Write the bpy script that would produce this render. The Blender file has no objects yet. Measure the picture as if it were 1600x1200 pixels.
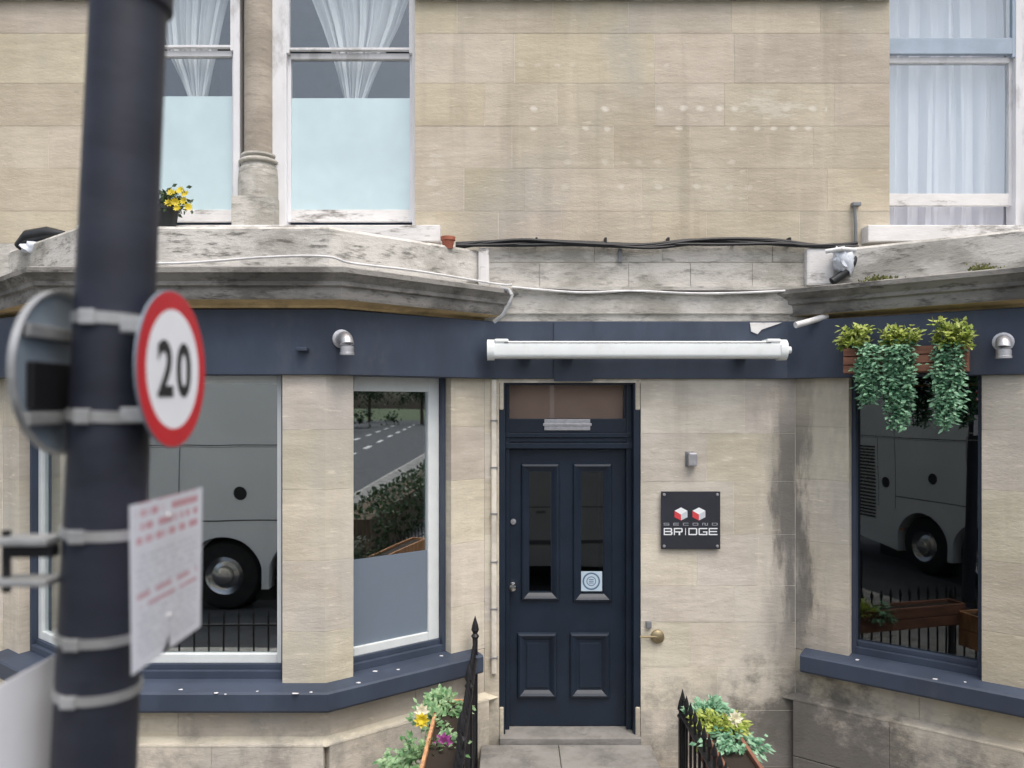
import bpy, bmesh, math, random
from mathutils import Vector, Matrix
random.seed(7)
scn = bpy.context.scene
COL = scn.collection
RAD = math.radians

# ------------------------------------------------------------------ camera, sky, sun, exposure
CAMZ, F = 2.95, 1209.0
cd = bpy.data.cameras.new('camera'); cam = bpy.data.objects.new('camera', cd); COL.objects.link(cam)
cam.location = (0, 0, CAMZ); cam.rotation_euler = (RAD(90), 0, 0)
cd.sensor_width = 36; cd.lens = 36 * F / 1600; cd.shift_y = 30 / 1600
cd.clip_start = .05; cd.clip_end = 2000
cd.dof.use_dof = True; cd.dof.focus_distance = 5.6; cd.dof.aperture_fstop = 2.2
scn.camera = cam
SUN_EL, SUN_AZ = 66, 150          # azimuth the light comes from, clockwise from +Y
w = bpy.data.worlds.new('World'); scn.world = w; w.use_nodes = True
nt = w.node_tree; bg = nt.nodes['Background']
sky = nt.nodes.new('ShaderNodeTexSky'); sky.sky_type = 'NISHITA'; sky.sun_disc = False
sky.sun_elevation = RAD(SUN_EL); sky.sun_rotation = RAD(SUN_AZ)
sky.air_density = 1.0; sky.dust_density = 6.0; sky.ozone_density = 1.0
hs = nt.nodes.new('ShaderNodeHueSaturation'); hs.inputs['Saturation'].default_value = .62      # thin overcast greys the blue
nt.links.new(sky.outputs[0], hs.inputs['Color']); nt.links.new(hs.outputs[0], bg.inputs[0]); bg.inputs[1].default_value = .15
ld = bpy.data.lights.new('sun', 'SUN'); ld.energy = .5; ld.angle = RAD(40); ld.color = (1, .94, .84)
sun = bpy.data.objects.new('sun', ld); COL.objects.link(sun)
a = RAD(SUN_AZ); e = RAD(SUN_EL)
sv = Vector((math.sin(a) * math.cos(e), math.cos(a) * math.cos(e), math.sin(e)))
sun.location = sv * 30; sun.rotation_euler = (-sv).to_track_quat('-Z', 'Y').to_euler()
vs = scn.view_settings; vs.view_transform = 'Standard'; vs.look = 'None'; vs.gamma = 1; vs.exposure = 0.73
vs.use_curve_mapping = False
scn.render.engine = 'CYCLES'

# ------------------------------------------------------------------ materials
def nodes(name):
    m = bpy.data.materials.new(name); m.use_nodes = True
    t = m.node_tree; b = t.nodes['Principled BSDF']
    return m, t, b
def N(t, kind, **kw):
    n = t.nodes.new('ShaderNode' + kind)
    for k, v in kw.items():
        if k.startswith('i_'):
            key = k[2:]
            n.inputs[int(key) if key.isdigit() else key].default_value = v
        else: setattr(n, k, v)
    return n
def ramp(t, src, lo, hi):
    n = N(t, 'MapRange', interpolation_type='SMOOTHSTEP'); n.inputs[1].default_value = lo; n.inputs[2].default_value = hi
    t.links.new(src, n.inputs[0]); return n.outputs[0]
def math_(t, op, a, b=None):
    n = N(t, 'Math', operation=op)
    for i, v in enumerate((a, b)):
        if v is None: continue
        if isinstance(v, (int, float)): n.inputs[i].default_value = v
        else: t.links.new(v, n.inputs[i])
    return n.outputs[0]
def mix(t, fac, c1, c2, mode='MIX'):
    n = N(t, 'Mix', data_type='RGBA', blend_type=mode)
    for i, v in ((0, fac), (6, c1), (7, c2)):
        if isinstance(v, (int, float)): n.inputs[i].default_value = v
        elif isinstance(v, tuple): n.inputs[i].default_value = (*v, 1)
        else: t.links.new(v, n.inputs[i])
    return n.outputs[2]
def noise(t, vec, scale, stretch=(1, 1, 1), detail=4, rough=.6, off=(0, 0, 0)):
    mp = N(t, 'Mapping'); mp.inputs[3].default_value = stretch; mp.inputs[1].default_value = off
    t.links.new(vec, mp.inputs[0])
    n = N(t, 'TexNoise'); n.inputs['Scale'].default_value = scale; n.inputs['Detail'].default_value = detail
    n.inputs['Roughness'].default_value = rough
    t.links.new(mp.outputs[0], n.inputs['Vector']); return n.outputs[0]
def pos(t): return N(t, 'NewGeometry').outputs['Position']
def objc(t): return N(t, 'TexCoord').outputs['Object']
def bump(t, b, h, strength, dist=.01):
    n = N(t, 'Bump'); n.inputs['Strength'].default_value = strength; n.inputs['Distance'].default_value = dist
    t.links.new(h, n.inputs['Height']); t.links.new(n.outputs[0], b.inputs['Normal'])
def plain(name, c, rough=.55, metal=0, var=.12, scale=9, stretch=(1, 1, 1), bmp=.1, dirt=None, dirt_amt=.45, rnd=0, local=False, spec=.4):
    m, t, b = nodes(name); v = objc(t) if local else pos(t)
    n1 = noise(t, v, scale, stretch)
    col = mix(t, ramp(t, n1, .3, .7), tuple(x * (1 - var) for x in c), tuple(min(1, x * (1 + var)) for x in c))
    if rnd:
        r = N(t, 'ObjectInfo').outputs['Random']
        k = math_(t, 'ADD', math_(t, 'MULTIPLY', r, 2 * rnd), 1 - rnd)
        cc = N(t, 'CombineColor'); [t.links.new(k, cc.inputs[i]) for i in range(3)]
        col = mix(t, 1.0, col, cc.outputs[0], 'MULTIPLY')
    if dirt:
        n2 = noise(t, v, scale * .7, stretch, 8, .7, (3, 7, 1))
        col = mix(t, math_(t, 'MULTIPLY', ramp(t, n2, .52, .68), dirt_amt), col, dirt)
    t.links.new(col, b.inputs['Base Color']); b.inputs['Roughness'].default_value = rough
    b.inputs['Metallic'].default_value = metal; b.inputs['Specular IOR Level'].default_value = spec
    if bmp: bump(t, b, noise(t, v, scale * 4, stretch, 6), bmp)
    return m

def stone(name, c_lo, c_hi, rnd=.075, streak=.5, kind=None):
    m, t, b = nodes(name); p = pos(t)
    sep = N(t, 'SeparateXYZ'); t.links.new(p, sep.inputs[0]); X, Z = sep.outputs[0], sep.outputs[2]
    n1 = noise(t, p, 1.4, (1, 1, 1), 5)
    n2 = noise(t, p, 3.0, (1.0, 1.0, 7), 7, .65, (1, 2, 5))        # bedding lines of the limestone
    f = math_(t, 'ADD', math_(t, 'MULTIPLY', n1, .6), math_(t, 'MULTIPLY', n2, .4))
    col = mix(t, ramp(t, f, .36, .64), c_lo, c_hi)
    oi = N(t, 'ObjectInfo').outputs['Random']
    wn = N(t, 'TexWhiteNoise', noise_dimensions='1D'); t.links.new(oi, wn.inputs['W'])
    sc = N(t, 'SeparateColor'); t.links.new(wn.outputs['Color'], sc.inputs[0])
    cc = N(t, 'CombineColor')
    k = math_(t, 'ADD', math_(t, 'MULTIPLY', oi, 2 * rnd), 1 - rnd)
    t.links.new(k, cc.inputs[0]); t.links.new(math_(t, 'ADD', math_(t, 'MULTIPLY', sc.outputs[1], .03), math_(t, 'SUBTRACT', k, .015)), cc.inputs[1])
    t.links.new(math_(t, 'ADD', math_(t, 'MULTIPLY', sc.outputs[2], .12), math_(t, 'SUBTRACT', k, .06)), cc.inputs[2])
    col = mix(t, 1.0, col, cc.outputs[0], 'MULTIPLY')
    # rain streaks: run down the wall
    n3 = noise(t, p, 2.2, (2.2, 2.2, .16), 6, .6, (4, 1, 0))
    col = mix(t, math_(t, 'MULTIPLY', ramp(t, n3, .52, .72), streak), col, tuple(x * .72 for x in c_lo))
    n3b = noise(t, p, 2.7, (1.8, 1.8, .22), 6, .6, (9, 4, 2))
    col = mix(t, math_(t, 'MULTIPLY', ramp(t, n3b, .55, .72), streak * .8), col, tuple(min(1, x * 1.22) for x in c_hi))
    n6 = noise(t, p, .9, (1.3, 1.3, .8), 5, .55, (6, 3, 9))
    col = mix(t, math_(t, 'MULTIPLY', ramp(t, n6, .48, .66), .5), col, tuple(sum(c_lo) / 3 * 1.05 * k for k in (1.03, 1.0, .93)))
    # small scrapes and pits
    n4 = noise(t, p, 16, (.5, .5, 3.0), 3, .5, (2, 2, 2))
    col = mix(t, math_(t, 'MULTIPLY', ramp(t, n4, .63, .72), .35), col, tuple(min(1, x * 1.3) for x in c_hi))
    n5 = noise(t, p, 24, (.35, .35, 2.6), 4, .6, (8, 2, 6))
    col = mix(t, math_(t, 'MULTIPLY', ramp(t, n5, .64, .73), .3), col, tuple(x * .6 for x in c_lo))
    if kind == 'upper':
        # filler left where the letters of an old sign were fixed: rows of pale spots
        tot = None
        for zr, hw, dens, xa, xb, wt in ((5.10, .031, .36, .05, 2.3, 1), (4.955, .028, .32, .05, 2.3, .9), (5.42, .026, .6, .0, 1.9, .45), (4.71, .03, .55, .35, 2.0, .6), (4.53, .03, .5, .3, 2.0, .65)):
            dz = math_(t, 'SUBTRACT', math_(t, 'ADD', Z, math_(t, 'MULTIPLY', noise(t, p, 5, (1, 0, 0), 2), .05)), zr + .025)
            vo = N(t, 'TexVoronoi', voronoi_dimensions='1D', feature='F1'); vo.inputs['Scale'].default_value = 7.5
            t.links.new(math_(t, 'ADD', X, zr * 3.7), vo.inputs['W'])
            dx = math_(t, 'DIVIDE', vo.outputs['Distance'], 7.5 * 1.5)
            vc = N(t, 'SeparateColor'); t.links.new(vo.outputs['Color'], vc.inputs[0])
            dd = math_(t, 'SQRT', math_(t, 'ADD', math_(t, 'MULTIPLY', dx, dx), math_(t, 'MULTIPLY', dz, dz)))
            dd = math_(t, 'ADD', dd, math_(t, 'MULTIPLY', noise(t, p, 45, (1, 1, 1), 3), .014))
            spot = math_(t, 'SUBTRACT', 1.0, ramp(t, dd, hw * .45, hw * 1.15))
            spot = math_(t, 'MULTIPLY', spot, ramp(t, vc.outputs[0], dens - .25, dens + .3))
            inx = math_(t, 'MULTIPLY', math_(t, 'GREATER_THAN', X, xa), math_(t, 'LESS_THAN', X, xb))
            s = math_(t, 'MULTIPLY', math_(t, 'MULTIPLY', spot, inx), wt)
            tot = s if tot is None else math_(t, 'MAXIMUM', tot, s)
        col = mix(t, math_(t, 'MULTIPLY', tot, .8), col, (.72, .68, .60))
        # scraped pale patches
        for (cx, cz, rx, rz) in ((1.85, 5.14, .42, .2), (-.56, 4.62, .1, .26)):
            dx = math_(t, 'DIVIDE', math_(t, 'SUBTRACT', X, cx), rx); dz = math_(t, 'DIVIDE', math_(t, 'SUBTRACT', Z, cz), rz)
            d = math_(t, 'ADD', math_(t, 'MULTIPLY', dx, dx), math_(t, 'MULTIPLY', dz, dz))
            nn = noise(t, p, 9, (.6, .6, 2.4), 6, .7)
            msk = ramp(t, math_(t, 'SUBTRACT', nn, math_(t, 'MULTIPLY', d, .22)), .44, .56)
            col = mix(t, math_(t, 'MULTIPLY', msk, .6), col, (.62, .58, .5))
    if kind == 'lower':
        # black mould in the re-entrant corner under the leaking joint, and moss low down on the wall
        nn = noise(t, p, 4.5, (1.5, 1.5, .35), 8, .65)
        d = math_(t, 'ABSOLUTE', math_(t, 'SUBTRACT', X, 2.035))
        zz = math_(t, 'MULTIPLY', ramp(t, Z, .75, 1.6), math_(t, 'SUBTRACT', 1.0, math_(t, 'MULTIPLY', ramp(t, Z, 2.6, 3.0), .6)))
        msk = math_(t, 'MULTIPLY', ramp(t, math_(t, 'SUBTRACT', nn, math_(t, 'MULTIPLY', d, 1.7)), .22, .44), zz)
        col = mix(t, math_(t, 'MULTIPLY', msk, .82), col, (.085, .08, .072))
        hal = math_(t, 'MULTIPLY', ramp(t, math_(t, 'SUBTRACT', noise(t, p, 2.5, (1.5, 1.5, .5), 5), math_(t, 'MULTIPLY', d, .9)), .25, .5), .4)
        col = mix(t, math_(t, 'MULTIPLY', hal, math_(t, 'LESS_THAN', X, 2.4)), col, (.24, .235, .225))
        nn2 = noise(t, p, 3.2, (1, 1, 1.2), 8, .7, (5, 5, 5))
        dx = math_(t, 'ABSOLUTE', math_(t, 'SUBTRACT', X, 2.15))
        dz = math_(t, 'ABSOLUTE', math_(t, 'SUBTRACT', Z, .45))
        g = math_(t, 'ADD', math_(t, 'MULTIPLY', dx, .28), math_(t, 'MULTIPLY', dz, .42))
        col = mix(t, math_(t, 'MULTIPLY', ramp(t, math_(t, 'SUBTRACT', nn2, g), .14, .40), .82), col, (.085, .083, .075))
        # grimy splash zone by the door step
        nn3 = noise(t, p, 4.5, (1, 1, 1), 6, .7, (1, 8, 2))
        dz2 = math_(t, 'SUBTRACT', 1.05, Z)
        col = mix(t, math_(t, 'MULTIPLY', ramp(t, math_(t, 'ADD', nn3, math_(t, 'MULTIPLY', dz2, .35)), .52, .78), .55), col, (.20, .19, .175))
    t.links.new(col, b.inputs['Base Color']); b.inputs['Roughness'].default_value = .9
    b.inputs['Specular IOR Level'].default_value = .2
    h = math_(t, 'ADD', noise(t, p, 30, (1, 1, 2.2), 8, .7), math_(t, 'MULTIPLY', noise(t, p, 5, (1, 1, 2), 4), 1.2))
    bump(t, b, h, .35, .012)
    return m

def weathered(name, base, dark, pale, stain=.5):
    m, t, b = nodes(name); p = pos(t)
    n1 = noise(t, p, 1.7, (1, 1, 1.6), 8, .65)
    n2 = noise(t, p, 7, (.7, .7, 3), 8, .75, (2, 5, 1))
    n3 = noise(t, p, 5, (.5, .5, 2.0), 6, .7, (7, 1, 3))
    col = mix(t, ramp(t, n1, .42, .6), base, pale)
    col = mix(t, math_(t, 'MULTIPLY', ramp(t, n2, .5, .66), stain), col, dark)
    col = mix(t, math_(t, 'MULTIPLY', ramp(t, n3, .56, .66), .55), col, pale)
    t.links.new(col, b.inputs['Base Color']); b.inputs['Roughness'].default_value = .92
    b.inputs['Specular IOR Level'].default_value = .2
    bump(t, b, math_(t, 'ADD', noise(t, p, 22, (1, 1, 1.6), 8, .75), n2), .5, .015)
    return m

def glass(name, f0=.04, tint=(.86, .9, .9), rough=.0):
    m = bpy.data.materials.new(name); m.use_nodes = True; t = m.node_tree; t.nodes.clear()
    o = N(t, 'OutputMaterial'); mx = N(t, 'MixShader'); tr = N(t, 'BsdfTransparent'); gl = N(t, 'BsdfGlossy')
    lw = N(t, 'LayerWeight'); lw.inputs[0].default_value = .5
    fr = math_(t, 'ADD', math_(t, 'MULTIPLY', math_(t, 'POWER', lw.outputs['Facing'], 5), 1 - f0), f0)      # Schlick
    tr.inputs[0].default_value = (*tint, 1); gl.inputs['Roughness'].default_value = rough; gl.inputs[0].default_value = (.93, .98, 1, 1)
    bn = N(t, 'Bump'); bn.inputs['Strength'].default_value = .05; bn.inputs['Distance'].default_value = .01
    t.links.new(noise(t, pos(t), 2.0, (1, 1, 1), 1), bn.inputs['Height']); t.links.new(bn.outputs[0], gl.inputs['Normal'])
    t.links.new(fr, mx.inputs[0]); t.links.new(tr.outputs[0], mx.inputs[1]); t.links.new(gl.outputs[0], mx.inputs[2])
    t.links.new(mx.outputs[0], o.inputs[0]); return m

def leafmat(name, c1, c2, rough=.45):
    m, t, b = nodes(name)
    n1 = noise(t, pos(t), 22, (1, 1, 1), 2)
    col = mix(t, ramp(t, n1, .35, .65), c1, c2)
    t.links.new(col, b.inputs['Base Color']); b.inputs['Roughness'].default_value = rough
    tl = N(t, 'BsdfTranslucent'); t.links.new(col, tl.inputs[0])
    mx = N(t, 'MixShader'); mx.inputs[0].default_value = .25
    o = t.nodes['Material Output']; t.links.new(b.outputs[0], mx.inputs[1]); t.links.new(tl.outputs[0], mx.inputs[2]); t.links.new(mx.outputs[0], o.inputs[0])
    return m

def clothmat(name, c):
    m, t, b = nodes(name)
    n1 = noise(t, pos(t), 6, (2, 2, .5), 3)
    col = mix(t, n1, tuple(x * .88 for x in c), c)
    t.links.new(col, b.inputs['Base Color']); b.inputs['Roughness'].default_value = .9
    tl = N(t, 'BsdfTranslucent'); t.links.new(col, tl.inputs[0])
    mx = N(t, 'MixShader'); mx.inputs[0].default_value = .2
    o = t.nodes['Material Output']; t.links.new(b.outputs[0], mx.inputs[1]); t.links.new(tl.outputs[0], mx.inputs[2]); t.links.new(mx.outputs[0], o.inputs[0])
    return m

MT = {
 'stone_up': stone('stone_upper', (.44, .385, .30), (.56, .50, .40), kind='upper', streak=.35),
 'stone_low': stone('stone_lower', (.50, .455, .375), (.68, .63, .535), kind='lower', streak=.35),
 'stone_pil': stone('stone_pillar', (.50, .45, .36), (.68, .62, .51), kind='lower', streak=.3),
 'mortar': plain('mortar', (.66, .62, .54), .95, var=.2, scale=6),
 'parapet': weathered('parapet_stone', (.40, .385, .35), (.12, .115, .10), (.66, .64, .60), .85),
 'band': weathered('band_stone', (.37, .355, .315), (.17, .165, .15), (.58, .56, .52), .65), 'column': weathered('column_stone', (.34, .30, .25), (.22, .19, .16), (.44, .39, .33), .4),
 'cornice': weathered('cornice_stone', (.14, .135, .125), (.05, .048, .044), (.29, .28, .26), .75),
 'soffit': plain('soffit_stone', (.60, .45, .24), .9, var=.25, scale=4, dirt=(.2, .16, .1)),
 'navy': plain('navy_paint', (.045, .060, .092), .55, var=.2, scale=2.2, stretch=(1, 1, .5), bmp=.12, dirt=(.085, .098, .118), dirt_amt=.55),
 'door': plain('door_paint', (.013, .022, .038), .38, var=.15, scale=4, bmp=.05, dirt=(.02, .03, .05), dirt_amt=.3),
 'white': plain('white_paint', (.74, .74, .76), .55, var=.05, scale=6, stretch=(1, 1, .4), bmp=.12, dirt=(.30, .29, .28), dirt_amt=.5),
 'peel': plain('peeling_white_paint', (.72, .71, .70), .7, var=.06, scale=7, stretch=(.6, .6, 2), bmp=.25, dirt=(.12, .10, .08), dirt_amt=.85),
 'pvc': plain('white_window_frame', (.70, .74, .74), .4, var=.04, bmp=.02),
 'glass': glass('window_glass_dark', .10, (.62, .66, .66)), 'glass_coated': glass('window_glass_coated', .42, (.7, .74, .74)),
 'glass_up': glass('window_glass_upper', .10, (.97, .99, .99)),
 'glass_door': glass('door_glass', .05, (.9, .9, .9)),
 'film': plain('frosted_film', (.69, .79, .80), .35, var=.07, scale=1.8, bmp=.02),
 'film_grey': plain('grey_frosted_film', (.17, .21, .26), .24, var=.03, scale=1.5, bmp=.0),
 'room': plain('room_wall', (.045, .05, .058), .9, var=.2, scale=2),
 'room_sky_blue': plain('upper_room_wall', (.16, .22, .36), .9, var=.15, scale=2),  # sky mirrored in the upper panes, put into the wall colour as blue
 'curtain': clothmat('curtain_white', (.93, .93, .95)),
 'curtain_blue': clothmat('curtain_blue_white', (.90, .91, .99)),
 'rail_blue': plain('grey_blue_paint', (.34, .41, .50), .5, var=.08, scale=5),
 'transom_reflection': plain('reflection_tan', (.50, .36, .29), .9, var=.08, scale=2),  # colour of the reflection in the transom glass
 'iron': plain('black_iron', (.012, .012, .014), .45, var=.3, scale=12),
 'pole': plain('pole_paint', (.018, .021, .034), .5, var=.25, scale=5, stretch=(1, 1, 3), bmp=.06, dirt=(.035, .038, .05), dirt_amt=.5),
 'steel': plain('galvanised_steel', (.42, .43, .43), .45, .6, var=.15, scale=20),
 'sign_grey': plain('sign_back_grey', (.24, .29, .34), .5, .2, var=.1, scale=7),
 'red': plain('sign_red', (.50, .012, .022), .35, var=.05, bmp=.02),
 'sign_white': plain('sign_white', (.80, .82, .86), .35, var=.03, bmp=.02),
 'black': plain('sign_black', (.012, .012, .014), .4, var=.1),
 'cable': plain('black_cable', (.012, .013, .016), .5, var=.2),
 'wcable': plain('white_cable', (.66, .66, .66), .5, var=.15),
 'conduit': plain('grey_conduit', (.36, .37, .38), .5, var=.1),
 'awning': plain('awning_white', (.80, .84, .84), .35, var=.02, bmp=.01, dirt=(.55, .57, .55), dirt_amt=.25),
 'alu': plain('brushed_aluminium', (.50, .50, .52), .38, .7, var=.1, scale=30),
 'chrome': plain('chrome', (.62, .62, .62), .16, 1.0, var=.05),
 'brass': plain('aged_brass', (.34, .28, .17), .4, .7, var=.2),
 'terracotta': plain('terracotta', (.36, .12, .075), .85, var=.15, scale=12),
 'wood': plain('planter_wood', (.22, .10, .065), .8, var=.25, scale=10, stretch=(.4, .4, 3), bmp=.2),
 'wood_orange': plain('planter_wood_warm', (.55, .29, .15), .8, var=.25, scale=10, stretch=(3, 3, .5), bmp=.2),
 'leaf_blue': leafmat('leaf_blue_green', (.075, .215, .115), (.33, .57, .37)),
 'leaf_yellow': leafmat('leaf_yellow_green', (.24, .34, .05), (.52, .58, .16)),
 'leaf_mint': leafmat('leaf_mint', (.14, .31, .13), (.40, .56, .32)),
 'leaf_dark': leafmat('leaf_dark', (.02, .045, .018), (.06, .10, .04)),
 'petal_yellow': leafmat('petal_yellow', (.62, .48, .02), (.80, .66, .05)),
 'petal_cream': leafmat('petal_cream', (.75, .70, .50), (.85, .82, .7)),
 'petal_pink': leafmat('petal_pink', (.42, .08, .34), (.55, .16, .45)),
 'soil': plain('soil', (.03, .022, .016), .95),
 'paving': weathered('paving_stone', (.19, .185, .175), (.09, .087, .083), (.28, .272, .258), .45),
 'asphalt': plain('asphalt', (.055, .058, .062), .85, var=.2, scale=3, bmp=.2),
 'roadpaint': plain('road_paint', (.62, .62, .60), .7, var=.15, scale=10),
 'kerb': weathered('kerb_stone', (.30, .29, .27), (.16, .15, .14), (.40, .39, .36), .4),
 'earth': plain('grass_verge', (.06, .085, .035), .95, var=.3, scale=1),
 'coach': plain('coach_white', (.82, .84, .84), .3, var=.03, scale=1, bmp=.0, spec=.5),
 'coach_grey': plain('coach_trim', (.20, .21, .22), .5, var=.08),
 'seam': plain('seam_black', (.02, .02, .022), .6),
 'tint': plain('coach_glass', (.02, .024, .028), .06, var=.05, bmp=0, spec=.8),
 'tyre': plain('tyre', (.02, .02, .02), .85, var=.2),
 'bark': plain('bark', (.10, .075, .05), .95, var=.3, scale=8, stretch=(3, 3, .6), bmp=.5),
 'plastic_black': plain('plastic_black', (.02, .022, .024), .35, var=.2),
 'tarp': plain('plastic_sheet', (.62, .66, .72), .3, var=.12, scale=14),
 'moss': plain('moss', (.14, .15, .05), .95, var=.4, scale=20, bmp=.6),
 'plaque': plain('plaque_face', (.030, .032, .042), .4, var=.1, scale=4, bmp=.02),
 'cube_red': plain('logo_red', (.62, .06, .07), .5, var=.03, bmp=0),
 'cube_white': plain('logo_white', (.82, .86, .88), .5, var=.02, bmp=0),
 'cube_grey': plain('logo_grey', (.55, .60, .64), .5, var=.02, bmp=0),
 'letter_grey': plain('letter_grey', (.34, .36, .40), .5, var=.02, bmp=0),
 'sticker_blue': plain('sticker_blue', (.10, .16, .25), .5, var=.05, bmp=0),
 'sticker': plain('sticker_pale', (.50, .62, .72), .5, var=.05, bmp=0),
 'tail': plain('orange_strip', (.45, .16, .05), .5),
}
def printed_notice():
    m, t, b = nodes('printed_notice'); v = objc(t)
    sep = N(t, 'SeparateXYZ'); t.links.new(v, sep.inputs[0]); Y, Z = sep.outputs[1], sep.outputs[2]
    def lines(period, duty, seed, thr):
        fz = math_(t, 'FRACT', math_(t, 'DIVIDE', Z, period)); row = math_(t, 'FLOOR', math_(t, 'DIVIDE', Z, period))
        on = math_(t, 'LESS_THAN', fz, duty)
        cv = N(t, 'CombineXYZ'); t.links.new(math_(t, 'MULTIPLY', Y, 70 if period < .02 else 34), cv.inputs[0]); t.links.new(math_(t, 'MULTIPLY', row, 3.7 + seed), cv.inputs[1])
        n = N(t, 'TexNoise'); n.inputs['Scale'].default_value = 1.0; n.inputs['Detail'].default_value = 1; t.links.new(cv.outputs[0], n.inputs['Vector'])
        g = math_(t, 'MULTIPLY', on, ramp(t, n.outputs[0], thr, thr + .06))
        return math_(t, 'MULTIPLY', g, math_(t, 'LESS_THAN', math_(t, 'ABSOLUTE', Y), .168))
    head = math_(t, 'MULTIPLY', lines(.034, .55, 1, .40), math_(t, 'GREATER_THAN', Z, .10))
    body = math_(t, 'MULTIPLY', lines(.0165, .45, 2, .44), math_(t, 'MULTIPLY', math_(t, 'LESS_THAN', Z, .085), math_(t, 'GREATER_THAN', Z, -.19)))
    midr = math_(t, 'MULTIPLY', lines(.034, .55, 3, .42), math_(t, 'MULTIPLY', math_(t, 'LESS_THAN', Z, -.02), math_(t, 'GREATER_THAN', Z, -.06)))
    col = mix(t, math_(t, 'MULTIPLY', head, .6), (.86, .87, .92), (.62, .14, .18))
    body = math_(t, 'MULTIPLY', body, math_(t, 'SUBTRACT', 1.0, math_(t, 'MULTIPLY', math_(t, 'LESS_THAN', Z, -.018), math_(t, 'GREATER_THAN', Z, -.062))))
    col = mix(t, math_(t, 'MULTIPLY', body, .35), col, (.30, .31, .36)); col = mix(t, math_(t, 'MULTIPLY', midr, .55), col, (.55, .14, .18))
    t.links.new(col, b.inputs['Base Color']); b.inputs['Roughness'].default_value = .4
    return m
MT['notice'] = printed_notice()

# ------------------------------------------------------------------ mesh helpers
def at(px, py, y):                     # a surveyed point: where a sight line meets the plane at depth y
    return Vector(((px - 800) * y / F, y, CAMZ - (py - 630) * y / F))
def sx(px, y): return (px - 800) * y / F
def sz(py, y): return CAMZ - (py - 630) * y / F
def bx(bm, x0, x1, y0, y1, z0, z1, bev=0):
    vs_ = [bm.verts.new(p) for p in ((x0, y0, z0), (x1, y0, z0), (x1, y1, z0), (x0, y1, z0), (x0, y0, z1), (x1, y0, z1), (x1, y1, z1), (x0, y1, z1))]
    fs = [bm.faces.new([vs_[i] for i in q]) for q in ((0, 3, 2, 1), (4, 5, 6, 7), (0, 1, 5, 4), (1, 2, 6, 5), (2, 3, 7, 6), (3, 0, 4, 7))]
    if bev:
        es = set(e for f_ in fs for e in f_.edges)
        bmesh.ops.bevel(bm, geom=list(es), offset=bev, segments=2, affect='EDGES', profile=.6)
def prism(bm, poly, z0, z1):
    n = len(poly)
    area = sum(poly[i][0] * poly[(i + 1) % n][1] - poly[(i + 1) % n][0] * poly[i][1] for i in range(n))
    if area < 0: poly = poly[::-1]
    lo = [bm.verts.new((x, y, z0)) for x, y in poly]; hi = [bm.verts.new((x, y, z1)) for x, y in poly]
    bm.faces.new(lo[::-1]); bm.faces.new(hi)
    for i in range(n): bm.faces.new((lo[i], lo[(i + 1) % n], hi[(i + 1) % n], hi[i]))
def tube(bm, pts, r, n=8, cap=True):
    pts = [Vector(p) for p in pts]; rings = []; up = Vector((0, 0, 1))
    for i, p in enumerate(pts):
        d = (pts[min(i + 1, len(pts) - 1)] - pts[max(i - 1, 0)]).normalized()
        s = d.cross(up)
        if s.length < .05: s = d.cross(Vector((0, 1, 0)))
        s.normalize(); q = s.cross(d); rr = r[i] if isinstance(r, (list, tuple)) else r
        rings.append([bm.verts.new(p + (s * math.cos(2 * math.pi * k / n) + q * math.sin(2 * math.pi * k / n)) * rr) for k in range(n)])
    for a_, b_ in zip(rings, rings[1:]):
        for k in range(n): bm.faces.new((a_[k], a_[(k + 1) % n], b_[(k + 1) % n], b_[k]))
    if cap: bm.faces.new(rings[0][::-1]); bm.faces.new(rings[-1])
def lathe(bm, prof, c=(0, 0, 0), n=24, axis='Z', ang0=0, ang1=2 * math.pi, cap=True):
    full = abs(ang1 - ang0 - 2 * math.pi) < 1e-6; m_ = n if full else n + 1; rings = []
    for r, h in prof:
        ring = []
        for k in range(m_):
            t_ = ang0 + (ang1 - ang0) * k / n; u, v = r * math.cos(t_), r * math.sin(t_)
            p = {'Z': (u, v, h), 'X': (h, u, v), 'Y': (u, h, v)}[axis]
            ring.append(bm.verts.new(Vector(c) + Vector(p)))
        rings.append(ring)
    for a_, b_ in zip(rings, rings[1:]):
        for k in range(n if full else n): bm.faces.new((a_[k], a_[(k + 1) % m_], b_[(k + 1) % m_], b_[k]))
    if full and cap:
        if prof[0][0] > 1e-4: bm.faces.new(rings[0][::-1])
        if prof[-1][0] > 1e-4: bm.faces.new(rings[-1])
def sweep(bm, plan, prof, ends=(None, None)):
    """sweep a closed profile of (out, z) along a plan polyline; outward is towards the street (-Y side)"""
    P = [Vector(p) for p in plan]; n = len(P); rows = []
    nor = []
    for i in range(n - 1):
        d = (P[i + 1] - P[i]).normalized(); q = Vector((d.y, -d.x))
        nor.append(q)
    for i in range(n):
        if 0 < i < n - 1:
            m_ = (nor[i - 1] + nor[i]); m_ = m_ / m_.dot(nor[i])
        else:
            q = nor[0] if i == 0 else nor[-1]; k = ends[0 if i == 0 else 1]
            m_ = Vector((1 / q.x, 0)) if k == 'wall' and abs(q.x) > .1 else q
        rows.append([bm.verts.new((P[i].x + m_.x * o, P[i].y + m_.y * o, z)) for o, z in prof])
    k = len(prof)
    for a_, b_ in zip(rows, rows[1:]):
        for j in range(k): bm.faces.new((a_[j], b_[j], b_[(j + 1) % k], a_[(j + 1) % k]))
    bm.faces.new(rows[0]); bm.faces.new(rows[-1][::-1])
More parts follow.
